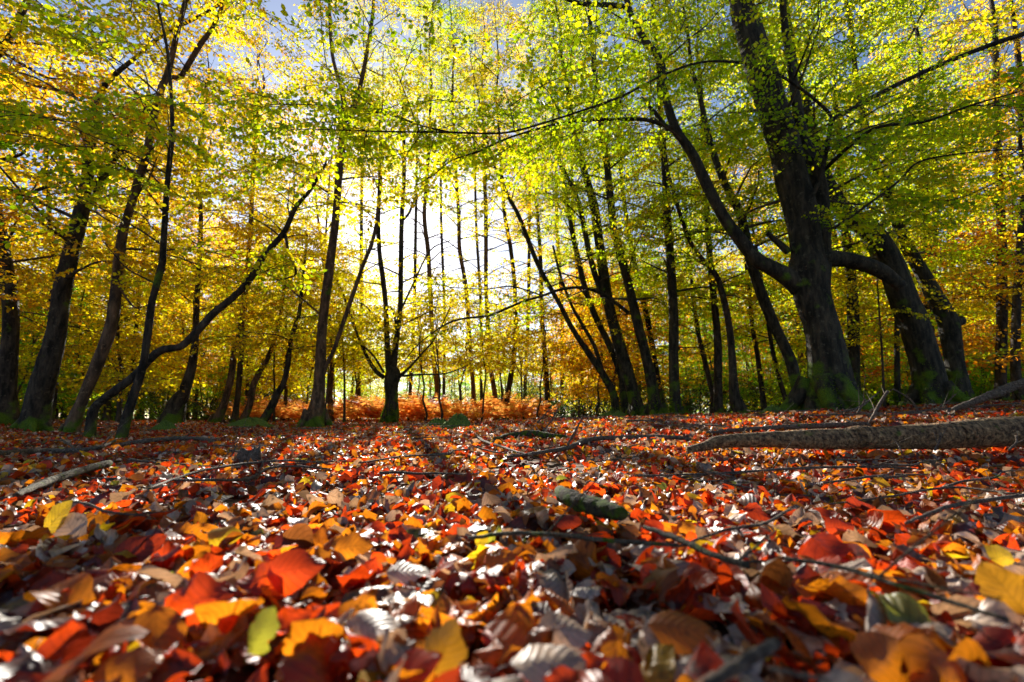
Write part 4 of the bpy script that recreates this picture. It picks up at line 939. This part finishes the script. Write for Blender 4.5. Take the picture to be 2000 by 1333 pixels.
# hand placed, read off the photograph: (u, v of middle, length, colour, facing yaw, lift, roll, cross curl, length curl, label)
g = np.random.default_rng(404)
HAND = [
 (112,1012,.060,4, 0.15,-1.0,1.15,.5,.2,'golden yellow leaf standing upright on its edge in the litter'),
 (432,1036,.058,4, 0.1,-.05,-.75,1.4,.6,'golden yellow leaf lying arched on its side near the litter dip'),
 (170,1002,.034,4, 0.5,-.2,.5,.6,.3,'small golden leaf beside the upright golden leaf'),
 (578,1128,.056,1, 0.25,-.15,-1.0,.5,.3,'big red orange leaf propped on edge, largest red one of the litter'),
 (690,1062,.05,2, 0.2,-.1,-.9,.9,.8,'orange crumpled leaf behind the big red leaf on edge'),
 (1110,1008,.05,1, 0.1,0,-.8,2.2,.9,'humped red leaf with a hollow under it before the mossy stub'),
 (980,1072,.045,2, 0.6,-.1,-.8,1.0,.6,'bright orange ragged leaf under the thin grey twig'),
 (942,1032,.025,4, .2,-.9,1.2,.3,.2,'tiny golden leaf with a pointed tip behind the grey twig'),
 (1502,1118,.062,3, 1.5,.75,.2,2.6,.3,'brown rolled leaf rising like a tube in the litter'),
 (1962,1162,.05,7, 2.9,-1.0,1.1,.4,.3,'tall ochre leaf standing near the end of the lichened twig'),
 (1955,1068,.040,4, 0.3,-.1,-.95,.5,.4,'pale yellow ribbed leaf above the tall ochre leaf'),
 (1105,1200,.048,0, 0.2,.1,-.6,.5,.5,'pale pinkish leaf with strong ribs, first of the ribbed pair'),
 (1075,1265,.06,0, 0.4,.15,-.35,.5,.3,'white ribbed leaf lying under the pale pinkish one'),
 (245,1292,.042,2, 0.1,-.15,-.7,.6,.4,'lone bright orange leaf glowing low in the blurred litter'),
 (508,1230,.036,5, 0.1,-1.1,1.2,.5,.4,'olive green leaf standing up in the blurred litter'),
 (866,1255,.042,7, 0.1,-1.15,1.2,.8,.3,'slanting ochre leaf standing on its tip in the blurred litter'),
 (1330,1195,.055,2, -.3,.05,-.5,.8,.4,'amber leaf with wavy edge near the ribbed pale pair'),
 (1730,1272,.045,2, 0.5,-.3,-.9,1.2,.5,'broad orange leaf glowing in the blurred litter under the lichened twig'),
 (1858,1284,.035,2, 0.9,-.3,-.7,1.0,.6,'smaller orange leaf next to the broad orange one'),
 (1640,1010,.05,1, 0.1,-.1,-.85,.8,.5,'glowing red orange leaf propped up behind the brown rolled leaf'),
 (800,1090,.05,0, 0.3,.05,-.4,.7,.4,'buff striped leaf shining beside the dark hollow'),
 (730,1200,.05,0, -.3,.1,-.4,.9,.5,'pale leaf with serrated edge pointing to the slanting ochre leaf'),
]
for (u, w, L, c, yaw, pit, rol, cc, kc, lb) in HAND:
    d = ray(u, w); Y = (CAMZ - .045) / max(-(d[2] / d[1]), .05)
    v, f, uv = leaf_batch(g, 1, 11, 7, np.array([L]), fold=.15, curl=.01, cross=.01, wave=.05, aspect=(.66, .76))
    v = v[0]
    x, y, z = v.T
    cl = cc / (L * .62); kl = kc / L
    y, z = np.sin(cl * y) / cl, z - (1 - np.cos(cl * y)) / cl
    x, z = np.sin(kl * x) / kl, z - (1 - np.cos(kl * x)) / kl
    v = np.stack([x, y, z], -1) @ rotm(np.array([yaw]), np.array([pit]), np.array([abs(rol)]))[0].T
    p = P(u, w, Y); v = v + p
    low = v[:, 2].min() - float(gh(p[:1], p[1:2])[0])
    v[:, 2] -= low - .026
    leaf_obj(v, c, lb)

# ------------------------------------------------------------------ sticks, logs, mounds
def onground(u, v, lift=0.):
    """point on the ground seen at a pixel, marched along the ray"""
    d = ray(u, v); 
    Ys = np.geomspace(.12, 40, 900); p = CAM + d[None] * (Ys / d[1])[:, None]
    h = p[:, 2] - gh(p[:, 0], p[:, 1]) - lift
    k = np.nonzero(h < 0)[0]
    return p[k[0]] if len(k) else p[-1]
def stick(name, label, pts, mat, cat='twig', Y=None, sides=7, side_twigs=0, seed=0, group='fallen twigs and branches', rough=.06):
    """pts: (u, v, w[, Y]) - without Y the point lies on the ground"""
    g = np.random.default_rng(seed + 9000); P_, W = [], []
    for q in pts:
        u, v, w = q[:3]
        p = P(u, v, q[3]) if len(q) > 3 else onground(u, v, .058 if v > 900 else .055)
        P_.append(p); W.append(w / 2 * depth(p) / F)
    q = catmull(np.column_stack([np.array(P_), W]), 16 if sides > 20 else 6); p, r = q[:, :3], np.maximum(q[:, 3], .0008)
    r = r * (1 + g.normal(0, (.012 if sides > 20 else .02), len(r)))
    p = p + (.25 if sides > 20 else 1) * g.normal(0, 1, p.shape) * (r * .07)[:, None]
    mb = MB(); add_tube(mb, p, r, sides, 0, rough=rough, seed=seed)
    org = p.mean(0)
    o = mb.obj(name, [mat], org); tag(o, label, cat, group)
    for k in range(side_twigs):
        i = int(len(p) * g.uniform(.15, .9)); d = p[min(i+1, len(p)-1)] - p[i-1]; d /= np.linalg.norm(d)
        e = d + g.normal(0, .6, 3) + np.array([0, 0, g.uniform(0, .45)]); e /= np.linalg.norm(e)
        l = g.uniform(.05, .14) * (1 + depth(p[i]) * .25); t = np.linspace(0, 1, 6)[:, None]
        pp = p[i] + e * t * l + g.normal(0, .06, 3) * t**2 * l
        m2 = MB(); add_tube(m2, pp, np.linspace(min(max(r[i] * .5, .0012), .0045), .0008, 6), 5, 0, rough=.05, seed=k)
        m2.obj('side_twig', [mat], org, o)
    return o
stick('fallen_log', 'thick fallen log with rough hoary bark lying across the litter', [(1343,879,13,2.30),(1380,871,19,2.33),(1406,863,25,2.35),(1500,859,30,2.37),(1575,859,36,2.38),(1653,858,41,2.40),(1680,855,45,2.40),(1720,855,43,2.41),(1794,853,49,2.43),(1860,849,50,2.45),(1940,845,54,2.47),(2060,839,60,2.50),(2200,833,61,2.55)], LOGM, 'log', sides=40, rough=.06, side_twigs=4)
stick('fallen_branch', 'broken branch propped up at a slant behind the hoary log', [(1850,806,8,4.0),(1880,793,11,3.95),(1920,778,14,3.9),(1966,760,17,3.85),(2010,746,18,3.8)], DEAD, 'branch', sides=12)
stick('fallen_branch', 'long dark branch lying behind the hoary log', [(1380,846,5),(1440,840,8),(1540,834,10),(1640,830,10),(1700,828,8)], DEAD, 'branch', side_twigs=4)
stick('fallen_branch', 'crooked grey branch lying across the middle of the litter', [(990,893,5),(1050,885,7),(1111,874,9),(1140,863,10),(1164,857,9),(1230,855,9),(1300,854,9),(1350,858,7)], DEAD, 'branch', side_twigs=3)
stick('upright_twig', 'forked twig poking up from the crooked grey branch', [(1108,870,5,1.9),(1120,850,5,1.9),(1129,832,4,1.9),(1138,816,3,1.9)], DEAD)
stick('fallen_branch', 'thin dark branch pointing at the crooked grey branch', [(930,850,4),(945,862,5),(975,871,5),(1010,883,4),(1040,890,3)], DEAD, 'branch', side_twigs=2)
stick('fallen_branch', 'long smooth branch lying before the thin crossing trunks', [(-30,886,11),(80,882,11),(160,879,9),(200,872,7),(225,861,5)], DEAD, 'branch', side_twigs=3)
stick('fallen_branch', 'dark branch lying behind the long smooth one', [(225,870,8),(300,860,9),(380,856,8),(420,862,5)], DEAD, 'branch', side_twigs=2)
stick('fallen_branch', 'blunt greenish branch slanting over the litter near the golden leaf', [(30,968,9),(60,955,13),(110,935,15),(160,919,15),(212,906,14)], GREENSTICK, 'branch', sides=12)
stick('fallen_twig', 'long thin pale twig bending across the litter', [(290,955,4),(340,936,5),(400,918,5),(480,906,5),(560,900,4),(640,905,3)], DEAD, side_twigs=4)
stick('fallen_twig', 'curved pale twig rising to a bend beside the long thin one', [(330,938,4),(430,938,5),(490,934,6),(525,915,5),(580,911,4),(645,917,3)], DEAD, side_twigs=4)
stick('fallen_twig', 'short dark twig running from the upright golden leaf', [(138,979,4),(175,986,5),(210,1000,5),(285,1008,3)], DEAD, side_twigs=1)
stick('mossy_stub', 'stubby mossy stick lying beside the humped red leaf', [(1094,962,24),(1115,974,32),(1150,985,34),(1185,996,34),(1216,1006,26)], MOSSY_STICK, 'stick', sides=16, rough=.04)
stick('fallen_twig', 'straight pale grey twig under the mossy stub', [(915,1052,7),(1000,1042,8),(1100,1046,9),(1190,1056,9),(1325,1066,7)], GREENSTICK, side_twigs=2)
stick('fallen_twig', 'grey twig slanting down towards the brown rolled leaf', [(1258,1030,9),(1320,1052,12),(1390,1083,13),(1462,1106,11)], GREENSTICK, side_twigs=2)
stick('fallen_twig', 'long lichened greenish twig slanting through the blurred litter', [(1530,1090,7),(1640,1108,9),(1750,1142,10),(1850,1174,10),(1970,1212,9)], GREENSTICK, side_twigs=2)
stick('fallen_twig', 'dark twig with a fork leading to the red orange leaf', [(1325,1068,5),(1420,1035,6),(1495,1022,6),(1543,994,5)], DEAD, side_twigs=1)
stick('fallen_twig', 'long dark twig rising above the yellow ribbed leaf', [(1770,1022,6),(1820,1002,7),(1875,985,8),(2010,966,7)], DEAD, side_twigs=2)
stick('fallen_twig', 'thin dark twig lying above the long dark one', [(1620,985,3),(1740,970,4),(1860,952,4),(1990,966,4)], DEAD, side_twigs=2)
stick('broken_stick', 'pale broken stick lying in the blurred litter', [(1380,1338,20),(1440,1300,24),(1516,1256,22)], DEAD, 'stick', sides=10)
stick('fallen_twig', 'pale twig lying across the lower litter beside the broken stick', [(1500,1306,8),(1560,1318,9),(1620,1330,8)], DEAD)
stick('fallen_twig', 'thin grey twig crossing the middle litter before the log', [(1240,930,3),(1400,925,4),(1560,915,5),(1700,912,5),(1790,916,3)], DEAD, side_twigs=5)
stick('fallen_twig', 'pale stripped twig lying in front of the log', [(1610,944,4),(1680,934,5),(1735,928,4)], DEAD)
stick('fallen_twig', 'fine dark twig in the litter below the arched sapling', [(700,905,3),(790,892,4),(880,888,3)], DEAD, side_twigs=2)
stick('upright_twig', 'fine bare twig standing up near the middle of the litter', [(856,1000,3,.6),(862,960,3,.62),(868,930,2,.64)], DEAD)
ut = [('tall purplish twig sticking up behind the log', [(1698,826,5,3.2),(1712,802,6,3.2),(1718,790,6,3.2),(1734,764,5,3.2)]), ('short purplish twig sticking up beside the tall one', [(1675,808,4,3.6),(1682,795,4,3.6),(1690,780,3,3.6)]),
      ('long thin twig sloping up to the giant trunk', [(1640,806,4,4.2),(1680,795,4,4.2),(1718,765,2,4.2)]), ('crooked bare twig before the arching mossy beech', [(1830,798,3,4.4),(1850,786,3,4.4),(1866,770,2,4.4)]),
      ('bare twig arching beside the dark pole', [(1792,802,3,4.6),(1778,780,3,4.6),(1745,760,2,4.6)]), ('low horizontal twig behind the log tip', [(1580,812,3,3.9),(1700,808,4,3.9),(1800,806,3,3.9)]), ('long low twig under the propped branch', [(1760,806,3,4.),(1880,796,4,4.),(1990,788,3,4.)]),
      ('bent white twig poking over the log', [(1826,880,4,2.18),(1834,862,4,2.19),(1838,846,3,2.21)]), ('small hooked twig before the log end', [(1970,880,4,2.03),(1985,865,4,2.03),(1984,852,3,2.05)]), ('thin forked twig leaning on the log', [(1762,884,3,2.13),(1756,872,3,2.15),(1748,860,2,2.17)]),
      ('spiky bare twig in the litter past the mossy mound', [(1060,842,3,4.),(1075,825,3,4.),(1090,800,2,4.)]), ('bare twig leaning in front of the last bracken trunk', [(1040,835,4,5.),(1060,815,3,5.),(1072,800,2,5.)]),
      ('little forked white twig near the stump scrap', [(450,893,3,1.9),(458,880,3,1.9),(462,868,2,1.9)]), ('bare thin twig between the trunks of the shaded side', [(118,856,3,3.),(140,872,3,2.9),(160,888,2,2.8)])]
for i, (lb, pts) in enumerate(ut): stick('bare_twig', lb, pts, DEAD, seed=i, side_twigs=3)
# random thin twigs strewn over the middle ground
g = np.random.default_rng(31)
for i in range(95):
    y = 1.3 + 8 * g.random()**1.3; x = g.uniform(-1.05, 1.05) * y; L = g.uniform(.15, .4) * (1 + .18 * y); az = g.normal(0, .5); n = 7
    s = np.linspace(-.5, .5, n); px = x + np.cos(az) * s * L + g.normal(0, .02, n); py = y + np.sin(az) * s * L + g.normal(0, .02, n)
    pz = gh(px, py) + .025 + g.uniform(0, .05) + s * g.normal(0, .05)
    p = catmull(np.column_stack([px, py, pz]), 4); mb = MB(); add_tube(mb, p, np.linspace(g.uniform(.0025, .006) * (1 + .12 * y), .0015, len(p)), 6, 0, rough=.06, seed=i)
    u, v, d = proj(np.array([x, y, 0.]))
    o = mb.obj('fallen_twig', [DEAD], p.mean(0))
    tag(o, f"{'short' if L < .5 else 'long'} thin dead twig strewn on the litter before {lmark(float(u)).replace('behind ', '').replace('beyond ', '')}", 'twig', 'fallen twigs and branches')

def mound(u, v, Y, rx, ry, h, label, name='mossy_mound', mat=MOSS, seed=0, cat='mound'):
    g = np.random.default_rng(seed); p = P(u, v, Y); x0, y0 = p[0], p[1]; h = h * 1.25 + .07
    nr, na = 12, 32; a = np.arange(na) / na * 2 * math.pi; rr = np.linspace(1, 0.02, nr)
    ph = g.uniform(0, 6.28, 5)
    bx = 1 + .16 * np.sin(2*a + ph[0]) + .1 * np.sin(5*a + ph[1])
    X = x0 + rx * rr[:, None] * np.cos(a) * bx; Yy = y0 + ry * rr[:, None] * np.sin(a) * bx
    Z = gh(X, Yy) - .04 + (h + .04) * (1 - rr[:, None]**2.4) * (1 + .15 * np.sin(3*a + ph[2] + rr[:, None] * 4)) + g.normal(0, h * .05, (nr, na))
    mb = MB(); i = np.arange(nr - 1)[:, None] * na; j = np.arange(na)[None]; jn = (j + 1) % na
    mb.add(np.stack([X, Yy, Z], -1), np.stack([i + j, i + jn, i + na + jn, i + na + j], -1).reshape(-1, 4))
    o = mb.obj(name, [mat], (x0, y0, float(gh(np.array([x0]), np.array([y0]))[0]))); return tag(o, label, cat)
mound(893, 836, 5.6, .23, .16, .09, 'dark mossy hump lying on the leaves before the bracken', seed=1)
mound(853, 830, 6.6, .22, .12, .05, 'low flat mossy lump behind the dark mossy hump', seed=2)
mound(320, 836, 7.0, .20, .1, .05, 'small mossy lump under the stout shaded trunk', seed=3)
mound(490, 834, 9.0, .5, .2, .06, 'thin mossy ridge at the foot of the kinked young beech', seed=4)
mound(1200, 822, 10.5, .5, .3, .10, 'bright mossy cushion at the foot of the mossy clump', seed=5)
mound(1510, 815, 6.6, .22, .14, .05, 'mossy cushion beside the giant beech roots', seed=6)
# dark decayed stump scrap
stick('rotten_wood', 'dark rotten piece of wood half buried behind the crooked branch', [(965,858,6),(1000,851,12),(1035,848,15),(1075,851,10),(1105,853,5)], MOSSY_STICK, 'wood', sides=14, rough=.12, group=None)
def stump(u, v, Y, rad, h, label, name, seed):
    g = np.random.default_rng(seed); p = P(u, v, Y); z0 = float(gh(p[:1], p[1:2])[0]); na = 16; a = np.arange(na) / na * 2 * math.pi
    rr = rad * (1 + .25 * np.cos(2 * a + 1) + g.normal(0, .08, na)); top = h * (.55 + .45 * g.random(na))
    ring = lambda k, z: np.column_stack([p[0] + k * rr * np.cos(a), p[1] + k * rr * np.sin(a), z0 + z])
    v_ = np.vstack([ring(1.25, -.03 + 0 * a), ring(1.05, .3 * top), ring(.98, .7 * top), ring(.9, top), ring(.6, top * .8), ring(.25, top * .55)])
    i = np.arange(5)[:, None] * na; j = np.arange(na)[None]; jn = (j + 1) % na
    mb = MB(); mb.add(v_, np.stack([i + j, i + jn, i + na + jn, i + na + j], -1).reshape(-1, 4))
    o = mb.obj(name, [DEAD], (p[0], p[1], z0), smooth=False); tag(o, label, 'stump')
stump(484, 896, 2.3, .055, .10, 'dark crumbling stump scrap standing in the leaf litter', 'rotten_stump', 7)
# beech nut with a pale cap
def nut(u, v, label, sz=.011):
    p = onground(u, v, .02); mb = MB(); nr, na = 9, 14; th = np.linspace(0.02, math.pi - .02, nr)
    a = np.arange(na) / na * 2 * math.pi
    r = np.sin(th) ** .8
    X = r[:, None] * np.cos(a) * sz * (1 + .12 * np.cos(3 * a)); Y = r[:, None] * np.sin(a) * sz * (1 + .12 * np.cos(3 * a)); Z = np.cos(th)[:, None] * sz * 1.35 + 0 * a
    i = np.arange(nr - 1)[:, None] * na; j = np.arange(na)[None]; jn = (j + 1) % na
    mb.add(np.stack([X, Y, Z], -1).reshape(-1, 3) + p, np.stack([i + j, i + na + j, i + na + jn, i + jn], -1).reshape(-1, 4))
    m, nt, N, out = new_mat('nut_shell'); pr = N('ShaderNodeBsdfPrincipled'); pr.inputs['Base Color'].default_value = (.045, .022, .014, 1); pr.inputs['Roughness'].default_value = .18
    nt.links.new(pr.outputs[0], out.inputs[0])
    o = mb.obj('beech_nut', [m], p); tag(o, label, 'nut')
nut(740, 975, 'shiny dark beech nut sitting on the pale leaves')
# tuft of grass by the arched sapling foot
def tuft(u, v, Y, label, seed):
    g = np.random.default_rng(seed); p = P(u, v, Y); p[2] = float(gh(p[:1], p[1:2])[0]); mb = MB()
    for k in range(46):
        az = g.uniform(0, 6.28); L = g.uniform(.08, .2); b = p + np.array([g.normal(0, .06), g.normal(0, .06), -.01]); t = np.linspace(0, 1, 5)
        c = b + np.outer(t * L, [math.cos(az) * .4, math.sin(az) * .4, 1]) + np.outer(t**2 * L, [math.cos(az) * .5, math.sin(az) * .5, -.4])
        sd = np.array([-math.sin(az), math.cos(az), 0]) * .003
        w = (1 - t)[:, None] * sd; v_ = np.stack([c - w, c + w], 1).reshape(-1, 3); i = np.arange(4)[:, None] * 2
        mb.add(v_, i + np.array([0, 1, 3, 2]))
    o = mb.obj('grass_tuft', [GRASS], p, smooth=False); tag(o, label, 'grass tuft')
tuft(196, 848, 5.3, 'small bright grass tuft at the foot of the arched sapling', 1)
tuft(690, 838, 8.2, 'pale grass tuft beside the mossy footed twin stemmed beech', 2)
tuft(470, 822, 10.5, 'grass tuft by the reddish beech with a hooked foot', 3)

# ------------------------------------------------------------------ light
sd = ray(768, 400); sd = sd / np.linalg.norm(sd)
el = math.asin(sd[2]); az = math.atan2(sd[0], sd[1])
w = bpy.data.worlds.new('World'); sc.world = w; w.use_nodes = True
nt = w.node_tree; bg = nt.nodes['Background']
sky = nt.nodes.new('ShaderNodeTexSky'); sky.sky_type = 'NISHITA'; sky.sun_disc = False
sky.sun_elevation = el; sky.sun_rotation = az; sky.air_density = .75; sky.dust_density = .42; sky.ozone_density = 1.2
bg.inputs[1].default_value = .062
nt.links.new(sky.outputs[0], bg.inputs[0])
sl = bpy.data.lights.new('sun', 'SUN'); sl.energy = 5; sl.angle = R(.53); sl.color = (1, .95, .85)
so = bpy.data.objects.new('sun', sl); COL.objects.link(so)
so.rotation_euler = Vector(sd).to_track_quat('Z', 'Y').to_euler()
vs = sc.view_settings; vs.view_transform = 'Standard'; vs.look = 'None'; vs.exposure = 1.6; vs.gamma = 1
cy = sc.cycles
cy.max_bounces = 10; cy.diffuse_bounces = 4; cy.glossy_bounces = 2; cy.transmission_bounces = 8; cy.transparent_max_bounces = 4
cy.caustics_reflective = False; cy.caustics_refractive = False; cy.sample_clamp_indirect = 6
cy.use_adaptive_sampling = True; cy.adaptive_threshold = .02
cy.use_denoising = True
sc.render.use_persistent_data = False
